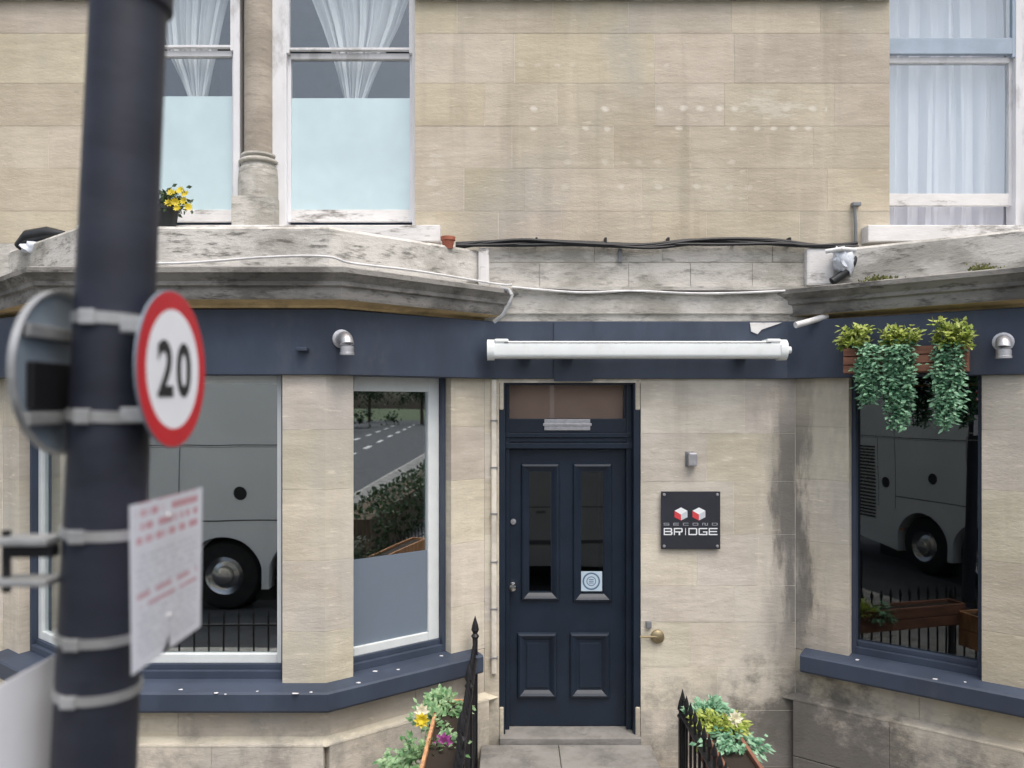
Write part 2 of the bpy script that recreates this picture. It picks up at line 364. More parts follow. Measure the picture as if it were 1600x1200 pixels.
def leaf(bm, p, d, up, L, W_):
    d = d.normalized(); s = d.cross(up)
    if s.length < 1e-3: s = d.cross(Vector((1, .3, .2)))
    s.normalize(); q = s.cross(d)
    v = [bm.verts.new(x) for x in (p, p + d * L * .5 + s * W_ * .5 + q * W_ * .15, p + d * L, p + d * L * .5 - s * W_ * .5 + q * W_ * .15, p + d * L * .5)]
    bm.faces.new((v[0], v[1], v[2], v[4])); bm.faces.new((v[0], v[4], v[2], v[3]))
def rv(s=1): return Vector((random.uniform(-s, s), random.uniform(-s, s), random.uniform(-s, s)))

def obj(name, bm, mat, parent=None, smooth=False, kind=None, label=None):
    bmesh.ops.recalc_face_normals(bm, faces=bm.faces)
    me = bpy.data.meshes.new(name); bm.to_mesh(me); bm.free()
    if isinstance(mat, str): mat = [mat]
    for m in mat: me.materials.append(MT[m])
    o = bpy.data.objects.new(name, me); COL.objects.link(o)
    if smooth:
        me.polygons.foreach_set('use_smooth', [True] * len(me.polygons))
        md = o.modifiers.new('weighted', 'WEIGHTED_NORMAL') if False else None
        try: me.set_sharp_from_angle(angle=RAD(38))
        except Exception: pass
    if parent is not None:
        o.parent = parent
        if parent.get('root'): o.matrix_parent_inverse = Matrix.Translation(-parent.location)
    if kind: o['kind'] = kind
    if label: o['label'] = label
    return o
def tag(o, label, cat, group=None):
    o['label'] = label; o['category'] = cat
    if group: o['group'] = group
    return o
def root(name, loc, label, cat, group=None):
    o = bpy.data.objects.new(name, None); COL.objects.link(o); o.location = loc; o.empty_display_size = .2
    o['root'] = 1
    return tag(o, label, cat, group)
def pbox(name, mat, parent, *dims, bev=0, **kw):
    bm = bmesh.new(); bx(bm, *dims, bev=bev); return obj(name, bm, mat, parent, **kw)
def ptube(name, mat, parent, pts, r, n=8, **kw):
    bm = bmesh.new(); tube(bm, pts, r, n); return obj(name, bm, mat, parent, smooth=True, **kw)
unit = bpy.data.meshes.new('stone_block')
def make_unit():
    bm = bmesh.new(); bx(bm, -.5, .5, -.5, .5, -.5, .5)
    bmesh.ops.bevel(bm, geom=bm.edges[:], offset=.0012, segments=1, affect='EDGES'); bm.to_mesh(unit); bm.free()
make_unit()
UNITS = {}
def block(parent, M_, mat, name='stone_block', scale=(1, 1, 1)):
    if mat not in UNITS:
        me = unit.copy(); me.materials.append(MT[mat]); UNITS[mat] = me
    o = bpy.data.objects.new(name, UNITS[mat]); COL.objects.link(o); o.parent = parent
    if parent.get('root'): o.matrix_parent_inverse = Matrix.Translation(-parent.location)
    o.matrix_basis = M_ @ Matrix.Diagonal((*scale, 1)); return o

# ------------------------------------------------------------------ ground, road, pavement
W = 5.65            # wall plane
def sheet(name, poly, z, mat, thick=None):
    bm = bmesh.new()
    if thick: prism(bm, poly, z - thick, z)
    else: bm.faces.new([bm.verts.new((x, y, z)) for x, y in poly])
    o = obj(name, bm, mat); o['kind'] = 'structure'; return o
sheet('ground', [(-400, -400), (400, -400), (400, 400), (-400, 400)], -.16, 'earth')
KERB = [(-60, .75), (3, .75), (8.5, -.7), (16.7, -3.95), (37, -9.4), (120, -36)]
FAR = [(120, -62), (38, -25), (18, -16.5), (8, -11), (-60, -10)]
sheet('road', KERB + FAR, -.12, 'asphalt')
sheet('pavement', [(-60, 5.6), (120, 5.6)] + [(x, y + .13) for x, y in KERB[::-1]], 0, 'paving', .15)
def kerb():
    bm = bmesh.new()
    bb = []
    for i in range(len(KERB) - 1):
        a_, b_ = Vector(KERB[i]), Vector(KERB[i + 1]); d = b_ - a_; q = Vector((-d.y, d.x)).normalized() * .128
        prism(bm, [tuple(a_), tuple(b_), tuple(b_ + q), tuple(a_ + q)], -.125, .004 + .001 * i)
    o = obj('kerb', bm, 'kerb'); o['kind'] = 'structure'
kerb()
def marks():
    bm = bmesh.new()
    a_, b_ = Vector((26, -10.3)), Vector((96, -34.1)); d = (b_ - a_).normalized(); q = Vector((-d.y, d.x)) * .16
    for off in (0, 2.4):
        for k in range(9):
            s = a_ + d * (k * 8.5 + off * 1.5) + Vector((-d.y, d.x)) * -off; e_ = s + d * 3.6
            bm.faces.new([bm.verts.new((v.x, v.y, -.114)) for v in (s - q, e_ - q, e_ + q, s + q)])
    for k in range(14):
        x = -40 + k * 4
        bm.faces.new([bm.verts.new(v) for v in ((x, -4.6, -.114), (x + 2, -4.6, -.114), (x + 2, -4.48, -.114), (x, -4.48, -.114))])
    o = obj('road_markings', bm, 'roadpaint'); o['kind'] = 'structure'
marks()

# ------------------------------------------------------------------ the building
BLD = root('terraced_building', (1.0, W, 0), 'pale limestone terrace with navy painted shopfront and two canted bay windows', 'building')
LB0, LB1, LB2, LB3 = (-.2, W), (-1.18, 4.9), (-2.74, 4.9), (-3.72, W)
RB0, RB1, RB2, RB3 = (2.07, W), (3.18, 4.8), (4.62, 4.8), (5.73, W)
# backing of the flat wall, seen only as pale joints between the blocks
def backing():
    bm = bmesh.new(); y0, y1 = W + .0003, W + .38
    def b(x0, x1, z0, z1): bx(bm, x0, x1, y0, y1, z0, z1)
    b(-9, -3.0, 3.5, 8.2); b(-3.0, -.71, 3.5, 4.2); b(-.71, 2.757, 3.5, 8.2); b(2.757, 5.05, 3.5, 4.2); b(5.05, 9, 3.5, 8.2)
    b(-3.0, -.71, 6.3, 8.2); b(2.757, 5.05, 6.3, 8.2)
    b(-9, -3.72, -.1, 3.5); b(-.2, -.095, -.1, 3.5); b(-.095, .94, 3.1, 3.5); b(.94, 2.07, -.1, 3.5); b(5.73, 9, -.1, 3.5)
    b(-3.72, -.2, 3.2, 3.5); b(2.07, 5.73, 3.2, 3.5)
    return obj('wall', bm, 'mortar', BLD)
WALL = backing()
def course(z0, z1, spans, mat, parent, joints=None, wmin=.62, wmax=1.05, y=W, dep=.2):
    for (x0, x1) in spans:
        xs = [x0]
        js = [j for j in (joints or []) if x0 + .08 < j < x1 - .08]
        if js: xs += js
        else:
            x = x0 + random.uniform(.35, wmax)
            while x < x1 - .3: xs.append(x); x += random.uniform(wmin, wmax)
        xs.append(x1)
        for a_, b_ in zip(xs, xs[1:]):
            g = .003; pr = random.uniform(-.0030, -.0007)
            block(parent, Matrix.Translation(((a_ + b_) / 2, y + dep / 2 + pr, (z0 + z1) / 2)), mat, scale=(b_ - a_ - g, dep, z1 - z0 - g))
rows = [4.118, 4.352, 4.665, 4.973, 5.286, 5.65, 5.885]
mid_j = {0: [-.1, .36, 1.02, 1.42, 2.1], 1: [-.35, .1, .95, 1.72, 2.3], 2: [.0, .74, 1.3, 2.2], 3: [-.2, .33, 1.05, 1.55, 2.35], 4: [.02, 1.04, 1.62], 5: [-.4, .3, .85, 1.6, 2.25]}
for i in range(6):
    z0, z1 = rows[i], rows[i + 1]
    course(z0, z1, [(-7.5, -3.0 if z0 > 4.2 else -3.0)], 'stone_up', WALL)
    course(z0, z1, [(-.71, 2.757)], 'stone_up', WALL, mid_j[i])
    course(z0, z1, [(5.05, 7.5)], 'stone_up', WALL)
z = 6.02
while z < 8.0:
    sp = [(-7.5, -3.0), (-.71, 2.757), (5.05, 7.5)] if z < 6.3 else [(-7.5, 7.5)]
    course(z, z + .33, sp, 'stone_up', WALL); z += .33
for (x0, x1) in ((-7.5, -3.0), (-.71, 2.757), (5.05, 7.5)):        # thin string course at the top of the view
    pbox('string_course', 'band', BLD, x0, x1, W - .05, W + .1, 5.888, 6.017, bev=.01)
# flat wall between and beside the bays, shop level
lowrows = [-.02, .3, .707, 1.025, 1.352, 1.618, 1.992, 2.38, 2.73, 3.14]
lj = [[1.4], [1.25, 1.7], [1.5], [1.3], [1.62], [1.35, 1.8], [1.62], [1.42], [1.7]]
for i in range(9):
    course(lowrows[i], lowrows[i + 1], [(.94, 2.068)], 'stone_low', WALL, lj[i])
    course(lowrows[i], lowrows[i + 1], [(-.198, -.095)], 'stone_low', WALL)
    course(lowrows[i], lowrows[i + 1], [(-7.5, -3.722), (5.732, 7.5)], 'stone_low', WALL)
# courses just under the cables, between the two parapets (y 380 to 450 in the photograph)
course(3.795, 3.975, [(-.24, 2.24)], 'band', WALL, [.2, .85, 1.3, 1.75], y=W - .012, dep=.1)
course(3.978, 4.114, [(-.24, 2.24)], 'band', WALL, [-.02, .6, 1.1, 1.9], y=W - .006, dep=.1)
for x0, x1 in ((-7.5, -3.6), (5.6, 7.5)):
    course(3.55, 4.114, [(x0, x1)], 'band', WALL, y=W - .006, dep=.1)

# plain stone band over the door, fascia height to cable line
bm = bmesh.new()
sweep(bm, [(-.2, W), (2.2, W)], [(-.08, 3.545), (.03, 3.545), (.03, 3.59), (.05, 3.60), (.05, 3.745), (.075, 3.765), (.075, 3.79), (-.08, 3.792)])
BAND = obj('band_course', bm, 'band', BLD)

# bay walls --------------------------------------------------------------
def lerp(a_, b_, t_): return (a_[0] + (b_[0] - a_[0]) * t_, a_[1] + (b_[1] - a_[1]) * t_)
def inset(a_, b_, d):                    # direction vector pointing into the building for the face a-b
    v = Vector((b_[0] - a_[0], b_[1] - a_[1])).normalized(); q = Vector((-v.y, v.x))
    if q.y < 0: q = -q
    return q * d
def face_block(bm, a_, b_, d, z0, z1):
    q = inset(a_, b_, d); prism(bm, [a_, b_, (b_[0] + q.x, b_[1] + q.y), (a_[0] + q.x, a_[1] + q.y)], z0, z1)
prow = [1.16, 1.50, 1.95, 2.40, 2.78, 3.2]
def pillar(parts, jog=0):
    """stack of stones; parts is the front outline of the pillar on plan, from one opening round to the next"""
    n = len(parts); T = .22
    for i in range(len(prow) - 1):
        bm = bmesh.new(); inner = []
        for k in range(n):
            if k == 0: q = inset(parts[0], parts[1], T)
            elif k == n - 1: q = inset(parts[-2], parts[-1], T)
            else:
                q1 = inset(parts[k - 1], parts[k], 1); q2 = inset(parts[k], parts[k + 1], 1); q = (q1 + q2); q = q / q.dot(q1) * T
            inner.append((parts[k][0] + q.x, parts[k][1] + q.y))
        prism(bm, list(parts) + inner[::-1], prow[i] + .0004, prow[i + 1] - .0004)
        bmesh.ops.bevel(bm, geom=bm.edges[:], offset=.0018, segments=1, affect='EDGES')
        obj('stone_block', bm, 'stone_pil', BAYW)
bm = bmesh.new()
for A, B in ((LB0, LB1), (LB1, LB2), (LB2, LB3), (RB0, RB1), (RB1, RB2), (RB2, RB3)):
    q = inset(A, B, .03)
    face_block(bm, (A[0] + q.x, A[1] + q.y), (B[0] + q.x, B[1] + q.y), .2, -.1, 1.02)
BAYW = obj('bay_wall', bm, 'mortar', BLD)
def onL(t_): return lerp(LB1, LB0, t_)
def onL2(t_): return lerp(LB2, LB3, t_)
def onR(t_): return lerp(RB0, RB1, t_)
def onR2(t_): return lerp(RB3, RB2, t_)
LW = (.155, .765); RW = (.263, .836)
pillar([onL(LW[1]), (-.2, W), ]); pillar([(-1.455, 4.9), LB1, onL(LW[0])]); pillar([onL2(LW[0]), LB2, (-2.465, 4.9)][::1]); pillar([onL2(LW[1]), LB3])
pillar([RB0, onR(RW[0])]); pillar([onR(RW[1]), RB1, (3.40, 4.8)]); pillar([(4.4, 4.8), RB2, onR2(RW[1])]); pillar([onR2(RW[0]), RB3])
# stones under the sill
for A, B in ((LB0, LB1), (LB2, LB1), (LB2, LB3), (RB0, RB1), (RB1, RB2), (RB2, RB3)):
    L_ = (Vector(B) - Vector(A)).length
    for (z0, z1) in ((.82, 1.157), (.40, .815), (-.02, .395)):
        cuts = [0, random.uniform(.4, .6), 1]
        for t0, t1 in zip(cuts, cuts[1:]):
            bm = bmesh.new(); g = .0006 / L_
            a_, b_ = lerp(A, B, t0 + g), lerp(A, B, t1 - g)
            if z0 < .8:
                q = inset(A, B, -.06); a_ = (a_[0] + q.x, a_[1] + q.y); b_ = (b_[0] + q.x, b_[1] + q.y)
            face_block(bm, a_, b_, .22, z0 + .0006, z1 - .0006)
            bmesh.ops.bevel(bm, geom=bm.edges[:], offset=.003, segments=1, affect='EDGES')
            obj('stone_block', bm, 'stone_pil' if z0 > .8 else 'stone_low', BAYW)
# plinth weathering ledge
for P, Q in (([LB3, LB2, LB1, LB0], [onL2(.92), LB2, LB1, onL(.92)]), ([RB0, RB1, RB2, RB3], [onR(.05), RB1, RB2, onR2(.05)])):
    bm = bmesh.new(); sweep(bm, P, [(-.05, .80), (.062, .80), (.062, .806), (.0, .84), (-.05, .84)], ('wall', 'wall')); obj('plinth', bm, 'stone_low', BLD)
    bm = bmesh.new()                        # painted window sill, sloped top
    sweep(bm, Q, [(-.16, 1.035), (.115, 1.035), (.125, 1.05), (.125, 1.15), (.115, 1.162), (-.0, 1.178), (-.16, 1.185)])
    obj('bay_sill', bm, 'navy', BLD)
# flakes of pale undercoat showing on the sill
bm = bmesh.new()
rf = random.Random(3)
for px, py, ww in ((283, 1077, .03), (338, 1081, .03), (352, 1083, .016), (402, 1079, .018), (462, 1082, .045), (486, 1080, .022), (586, 1051, .04), (622, 1047, .03), (560, 1066, .035), (690, 1027, .03), (1340, 1032, .03), (1462, 1060, .035), (1508, 1066, .02)):
    yq = F * (CAMZ - 1.168) / (py - 630); xq = sx(px, yq)
    A_, B_ = (LB2, LB1) if px < 500 else ((LB1, LB0) if px < 800 else (RB0, RB1))
    q = inset(A_, B_, 1.0); dist = -((xq - A_[0]) * q.x + (yq - A_[1]) * q.y); zt_ = 1.178 - .016 * max(0, min(dist, .115)) / .115 + .0012
    poly = [(xq + ww * .5 * math.cos(k * .698) * rf.uniform(.5, 1.2), yq + ww * .35 * math.sin(k * .698) * rf.uniform(.5, 1.2)) for k in range(9)]
    prism(bm, poly, zt_ - .003, zt_)
obj('paint_flakes', bm, 'white', BLD, kind='stuff')
# painted fascia, all the way along
FASC = [(-8, W - .0), (-3.86, W), (-2.80, 4.9), (-1.12, 4.9), (-.14, W), (2.01, W), (3.19, 4.8), (4.61, 4.8), (5.79, W), (8, W)]
bm = bmesh.new(); sweep(bm, FASC, [(-.12, 3.128), (.035, 3.128), (.04, 3.133), (.04, 3.538), (.035, 3.543), (-.12, 3.543)])
FAS = obj('fascia', bm, 'navy', BLD)
pbox('fascia_patch', 'navy', BLD, sx(865, W), sx(925, W), W - .052, W - .038, 3.11, 3.538)
# cornices of the two bays
CPROF = [(-.06, 3.548), (.075, 3.548), (.085, 3.562), (.13, 3.575), (.19, 3.583), (.205, 3.583), (.21, 3.60), (.215, 3.655), (.235, 3.665), (.235, 3.69), (.27, 3.725), (.285, 3.735), (.285, 3.765), (.26, 3.775), (-.06, 3.80)]
for P in ([(-3.6, W), (-2.80, 4.92), (-1.12, 4.92), (-.32, W)], [(2.30, W), (3.24, 4.85), (4.58, 4.85), (5.5, W)]):
    bm = bmesh.new(); sweep(bm, P, CPROF, ('wall', 'wall'))
    o = obj('cornice', bm, ['cornice', 'soffit'], BLD)
    for f_ in o.data.polygons:               # the undersurface is bare ochre stone, never washed by rain
        if f_.normal.z < -.5 and f_.center.z < 3.59: f_.material_index = 1
# parapets over the bays
for k, P in enumerate(([(-3.68, W), (-2.72, 4.86), (-1.15, 4.86), (-.22, W)], [(2.24, W), (3.36, 4.86), (4.44, 4.86), (5.6, W)])):
    bm = bmesh.new(); sweep(bm, P, [(-.15, 3.76), (.0, 3.76), (.0, 4.045), (-.012, 4.062), (-.15, 4.075)], ('wall', 'wall')); obj('parapet', bm, 'parapet', BLD)
    bm = bmesh.new(); prism(bm, [(P[0][0] + .1, W - .002), (P[1][0] + .05, 4.93), (P[2][0] - .05, 4.93), (P[3][0] - .1, W - .002)], 3.9, 3.95); obj('bay_roof', bm, 'band', BLD)
    x0, x1 = ((-.245, -.165) if k == 0 else (2.13, 2.34))
    bm = bmesh.new(); bx(bm, x0, x1, W - .06, W + .05, 3.80, 4.075, bev=.02); obj('parapet_end', bm, 'peel', BLD)
# interiors (closed rooms behind the glass)
def room(name, plan, z0, z1, mat):
    bm = bmesh.new()
    prism(bm, plan, z0 - .03, z0); prism(bm, plan, z1, z1 + .03)
    for i in range(len(plan) - 1):
        a_, b_ = Vector(plan[i]), Vector(plan[i + 1]); d = b_ - a_; q = Vector((-d.y, d.x)).normalized() * .04
        prism(bm, [tuple(a_), tuple(b_), tuple(b_ + q), tuple(a_ + q)], z0, z1)
    return obj(name, bm, mat, BLD)
room('room', [(-1.3, 5.0), (-.25, W + .25), (-.25, 9), (-3.67, 9), (-3.67, W + .25), (-2.6, 5.0)][1:5], .6, 3.2, 'room')
room('room', [(5.68, W + .25), (5.68, 9), (2.12, 9), (2.12, W + .25)][:4], .6, 3.2, 'room')
for P in ([LB3, LB2, LB1, LB0], [RB0, RB1, RB2, RB3]):
    Q = [(P[0][0] + .02, W + .3), (P[0][0] + .02, P[0][1]), (P[1][0] + .02, P[1][1] + .04), (P[2][0] - .02, P[2][1] + .04), (P[3][0] - .02, P[3][1]), (P[3][0] - .02, W + .3)]
    for z0 in (1.0, 3.15):
        bm = bmesh.new(); prism(bm, Q, z0, z0 + .03); obj('room_ceiling' if z0 > 2 else 'window_board', bm, 'room', BLD)
room('room', [(-.68, W + .35), (-.68, 8), (-3.05, 8), (-3.05, W + .35)], 4.15, 6.5, 'room_sky_blue')
room('room', [(5.1, W + .35), (5.1, 8), (2.72, 8), (2.72, W + .35)], 4.15, 6.5, 'room_sky_blue')
room('room', [(.93, W + .2), (.93, 8), (-.09, 8), (-.09, W + .2)], .55, 3.12, 'room')

# shop windows -----------------------------------------------------------
def face_matrix(a_, b_):
    """local x along a->b (left to right seen from the street), local y into the building"""
    d = Vector((b_[0] - a_[0], b_[1] - a_[1])).normalized()
    return Matrix(((d.x, -d.y, 0, a_[0]), (d.y, d.x, 0, a_[1]), (0, 0, 1, 0), (0, 0, 0, 1)))
def shop_window(a_, b_, inner, film=None, wide=.045, tall=.03, head=.1, left=None, gl='glass'):
    left = wide if left is None else left
    L_ = (Vector(b_) - Vector(a_)).length; M_ = face_matrix(a_, b_); z0, z1 = 1.18, 3.16; f_ = .028
    bm = bmesh.new(); y0, y1 = .07, .19
    bx(bm, 0.001, f_, y0, y1, z0, z1, .004); bx(bm, L_ - f_, L_ - .001, y0, y1, z0, z1, .004); bx(bm, f_, L_ - f_, y0, y1, z0, z0 + .05, .004); bx(bm, f_, L_ - f_, y0 + .03, y1, z0 + .05, z0 + .085, .004); bx(bm, f_, L_ - f_, y0, y1, z1 - .03, z1, .004)
    o = obj('window', bm, 'navy', BLD); o.matrix_basis = M_
    g = f_
    if inner:
        bm = bmesh.new(); y0, y1 = .115, .165; za, zb = z0 + .085, z1 - .03
        bx(bm, f_, f_ + left, y0, y1, za, zb, .006); bx(bm, L_ - f_ - wide, L_ - f_, y0, y1, za, zb, .006)
        bx(bm, f_ + left, L_ - f_ - wide, y0, y1, za, za + .06, .006); bx(bm, f_ + left, L_ - f_ - wide, y0, y1, zb - head, zb, .006)
        obj('frame', bm, inner, o); g = f_ + wide
    bm = bmesh.new(); bx(bm, f_, L_ - g + .006, .138, .148, z0 + .08, z1 - .03); obj('pane', bm, gl, o)
    if film:
        bm = bmesh.new(); bx(bm, f_ + left, L_ - g, .1345, .137, z0 + .145, film); p = obj('frosted_film', bm, 'film_grey', o)
    return o
shop_window((-2.465, 4.9), (-1.455, 4.9), 'pvc', wide=.04, head=.055, gl='glass_coated')
shop_window(onL(LW[0]), onL(LW[1]), 'pvc', film=1.905, wide=.09, left=.03, gl='glass_coated')
shop_window(onL2(LW[1]), onL2(LW[0]), 'pvc', wide=.06, gl='glass_coated')
shop_window(onR(RW[0]), onR(RW[1]), None)
shop_window((3.40, 4.8), (4.4, 4.8), None); shop_window(onR2(RW[1]), onR2(RW[0]), None)

# upper windows ------------------------------------------------------------
def upper_window(x0, x1, meet, bot, film, mirror=False, raised=0, wl=.1, wr=.03, rail2=0):
    """one sash light between x0 and x1; z levels meet (bottom of the meeting rail) and bot (bottom of the lower sash)"""
    yf = W + .10; zt, zs = 6.3, 4.235
    bm = bmesh.new()
    bx(bm, x0, x0 + wl, yf, yf + .12, zs, zt, .006); bx(bm, x1 - wr, x1, yf, yf + .12, zs, zt, .006); bx(bm, x0 + wl, x1 - wr, yf, yf + .12, zs - .03, zs + .004, .003)
    o = obj('window', bm, 'white', BLD)
    a_, b_ = x0 + wl, x1 - wr; s = .022
    lo = bmesh.new(); y0, y1 = yf + .045, yf + .085                        # lower sash
    bx(lo, a_, a_ + s, y0, y1, bot, meet + .04); bx(lo, b_ - s, b_, y0, y1, bot, meet + .04)
    obj('sash_stile', lo, 'white', o)
    lo = bmesh.new(); bx(lo, a_ + s, b_ - s, y0, y1, bot, bot + .09, .004); obj('bottom_rail', lo, 'peel', o)
    lo = bmesh.new(); bx(lo, a_ + s, b_ - s, y0 - .008, y1, meet, meet + .042, .004); obj('meeting_rail', lo, 'white', o)
    up = bmesh.new(); y2, y3 = yf + .005, yf + .04
    bx(up, a_, a_ + s, y2, y3, meet + .03, zt); bx(up, b_ - s, b_, y2, y3, meet + .03, zt)
    bx(up, a_ + s, b_ - s, y2, y3, meet + .052, meet + .07 + rail2, .003); obj('upper_sash', up, 'white' if not rail2 else 'rail_blue', o)
    g = bmesh.new(); bx(g, a_ + s - .005, b_ - s + .005, y0 + .016, y0 + .02, bot + .085, meet + .005); obj('pane', g, 'glass_up', o)
    g = bmesh.new(); bx(g, a_ + s - .005, b_ - s + .005, y2 + .014, y2 + .018, meet + .065 + rail2, zt); obj('pane', g, 'glass_up', o)
    if film:
        g = bmesh.new(); bx(g, a_ + s, b_ - s, y0 + .021, y0 + .024, bot + .088, film); obj('frosted_film', g, 'film', o)
    return o
D1 = W + .16
meetL = sz(93, D1)
upper_window(sx(427, D1), -.715, sz(94, D1), sz(347, D1), sz(153, D1), wl=.115, wr=.028)
upper_window(-2.995, sx(379, D1), sz(90, D1), sz(347, D1), sz(150, D1), wl=.03, wr=.05)
upper_window(2.762, sx(1600, D1), sz(100, D1), sz(322, D1), None, wl=.012, wr=.10, rail2=.1)
upper_window(sx(1600, D1) + .26, 5.045, sz(97, D1), sz(345, D1), None, wl=.1, wr=.03)
# stone columns between the lights
def colonnette(cx, name):
    bm = bmesh.new(); c = (cx, W + .125, 0)
    lathe(bm, [(.108, 4.80), (.108, 6.3)], c, 28); o = obj(name, bm, 'column', BLD, smooth=True)
    bm = bmesh.new(); lathe(bm, [(.11, 4.80), (.128, 4.795), (.132, 4.78), (.125, 4.768), (.118, 4.765), (.135, 4.755), (.15, 4.74), (.15, 4.73), (.12, 4.72)], c, 28); obj('base_ring', bm, 'band', o, smooth=True)
    bm = bmesh.new(); pts = []
    lathe(bm, [(.15, 4.235), (.152, 4.46), (.152, 4.60), (.145, 4.68), (.118, 4.735)], c, 28); obj('column_base', bm, 'band', o, smooth=True)
    bm = bmesh.new(); bx(bm, cx - .155, cx + .155, W - .03, W + .25, 4.236, 4.46, .008); obj('plinth_block', bm, 'band', o)
colonnette(-1.885, 'column'); colonnette(sx(1600, D1) + .13, 'column')
# upper sills
for x0, x1 in ((-3.12, -.515), (2.55, 5.2)):
    bm = bmesh.new(); bx(bm, x0, x1, W - .11, W + .22, 4.108, 4.228, .008); obj('upper_sill', bm, 'peel', BLD)

# door ---------------------------------------------------------------------
D2 = W + .15
def build_door():
    bm = bmesh.new(); Y0, Y1 = W - .004, W + .26
    X0, X1 = -.094, .939
    zl, zh = .73, 2.90
    bx(bm, X0, X0 + .045, Y0 + .012, Y1, .528, 3.128, .006); bx(bm, X1 - .05, X1, Y0 + .012, Y1, .528, 3.128, .006)
    for xa, xb in ((X0 + .001, X0 + .034), (X1 - .038, X1 - .001)):
        for za, zb in ((.44, zl), (zh, 3.126)):
            b2 = bmesh.new(); bx(b2, xa, xb, W - .001, W + .2, za, zb, .012); obj('jamb_stop', b2, 'stone_low', BLD)
    bx(bm, X0 + .045, X1 - .05, W + .05, Y1, 3.085, 3.128)
    fr = obj('door_frame', bm, 'door', BLD)
    for xa, xb in ((X0 + .045, X0 + .075), (X1 - .09, X1 - .05)): pbox('frame_stop', 'door', fr, xa, xb, W + .09, W + .24, .528, 3.085, bev=.004)
    y = D2; a_, b_ = sx(790, y), sx(980, y)
    pbox('transom', 'door', fr, a_ - .02, b_ + .03, y - .05, y + .05, sz(676, y), sz(654, y), bev=.004)
    bm = bmesh.new()
    for k, (p0, p1, pr) in enumerate(((676, 683, .065), (684, 690, .05), (691, 700, .075))):
        bx(bm, a_ - .02, b_ + .03, y - pr, y + .05, sz(p1, y), sz(p0, y), .003)
    obj('transom_moulding', bm, 'door', fr)
    pbox('transom_rail', 'door', fr, a_ - .02, b_ + .03, y - .03, y + .05, sz(602, y), 3.09)
    for xa, xb in ((a_ - .02, sx(796, y)), (sx(974, y), b_ + .03)): pbox('transom_stile', 'door', fr, xa, xb, y - .03, y + .05, sz(654, y), sz(602, y))
    pbox('pane', 'glass_door', fr, sx(796, y), sx(974, y), y - .006, y, sz(654, y), sz(602, y), label='transom pane over the door')
    pbox('transom_reflection', 'transom_reflection', fr, sx(796, y), sx(974, y), y + .02, y + .025, sz(654, y), sz(602, y))  # tan sheet painted as the brown-pink reflection in the transom pane
    bm = bmesh.new(); bx(bm, sx(850, y), sx(921, y), y - .062, y - .05, sz(672, y), sz(655, y), .003); bx(bm, sx(848, y), sx(923, y), y - .07, y - .055, sz(665, y), sz(661, y), .002); obj('letter_plate', bm, 'alu', fr)
    # leaf
    L0, L1, Z0, Z1 = sx(789, y), sx(986, y), sz(1134, y), sz(702, y)
    ho = [(sx(827, y), sx(861, y), sz(925, y), sz(737, y)), (sx(908, y), sx(943, y), sz(927, y), sz(737, y))]
    bm = bmesh.new(); ym, yb = y, y + .045
    def b(x0, x1, z0, z1): bx(bm, x0, x1, ym, yb, z0, z1)
    b(L0, ho[0][0], Z0, Z1); b(ho[0][1], ho[1][0], Z0, Z1); b(ho[1][1], L1, Z0, Z1)
    for h in ho: b(h[0], h[1], Z0, h[2]); b(h[0], h[1], h[3], Z1)
    leafo = obj('door', bm, 'door', BLD)
    def moulding(x0, x1, z0, z1, wd=.05):
        bm = bmesh.new()
        pr = [(0, -.0), (.006, -.02), (.02, -.026), (.036, -.016), (wd, 0.002)]
        rings = []
        for o_, d in pr:
            rings.append([bm.verts.new(v) for v in ((x0 + o_, y + d, z0 + o_), (x1 - o_, y + d, z0 + o_), (x1 - o_, y + d, z1 - o_), (x0 + o_, y + d, z1 - o_))])
        for r1, r2 in zip(rings, rings[1:]):
            for i in range(4): bm.faces.new((r1[i], r1[(i + 1) % 4], r2[(i + 1) % 4], r2[i]))
        obj('panel_moulding', bm, 'door', leafo)
    for x0, x1, z0, z1 in ((sx(814, y), sx(874, y), sz(938, y), sz(724, y)), (sx(895, y), sx(956, y), sz(940, y), sz(724, y)), (sx(808, y), sx(870, y), sz(1090, y), sz(988, y)), (sx(890, y), sx(952, y), sz(1090, y), sz(988, y))):
        moulding(x0, x1, z0, z1, .06)
    for px0, px1 in ((823, 856), (905, 938)): pbox('panel', 'door', leafo, sx(px0, y), sx(px1, y), y - .008, y + .002, sz(1074, y), sz(1004, y), bev=.004)
    for h in ho: pbox('pane', 'glass_door', leafo, h[0], h[1], y + .012, y + .016, h[2], h[3])
    # sticker behind the right pane
    st = pbox('sticker', 'sticker', leafo, sx(907, y), sx(941, y), y + .006, y + .0075, sz(924, y), sz(893, y), label='square pale blue sticker with round emblem')
    bm = bmesh.new(); c = (sx(924, y), y + .0058, sz(908.5, y)); n = 28
    for r0, r1 in ((.054, .066), (.030, .036)):
        for k in range(n):
            t0, t1 = 2 * math.pi * k / n, 2 * math.pi * (k + 1) / n
            bm.faces.new([bm.verts.new((c[0] + r * math.cos(t_), c[1], c[2] + r * math.sin(t_))) for r, t_ in ((r0, t0), (r1, t0), (r1, t1), (r0, t1))])
    for k in (-1, 0, 1): bm.faces.new([bm.verts.new((c[0] + u * .018, c[1], c[2] + k * .013 + v * .003)) for u, v in ((-1, -1), (1, -1), (1, 1), (-1, 1))])
    obj('emblem', bm, 'sticker_blue', st)
    bm = bmesh.new(); c = (sx(801, y), y, sz(915, y)); lathe(bm, [(.028, 0), (.026, -.008), (.012, -.012), (.012, -.03), (.026, -.04), (.032, -.055), (.026, -.07), (.001, -.076)], c, 20, 'Y'); obj('knob', bm, 'chrome', leafo, smooth=True)
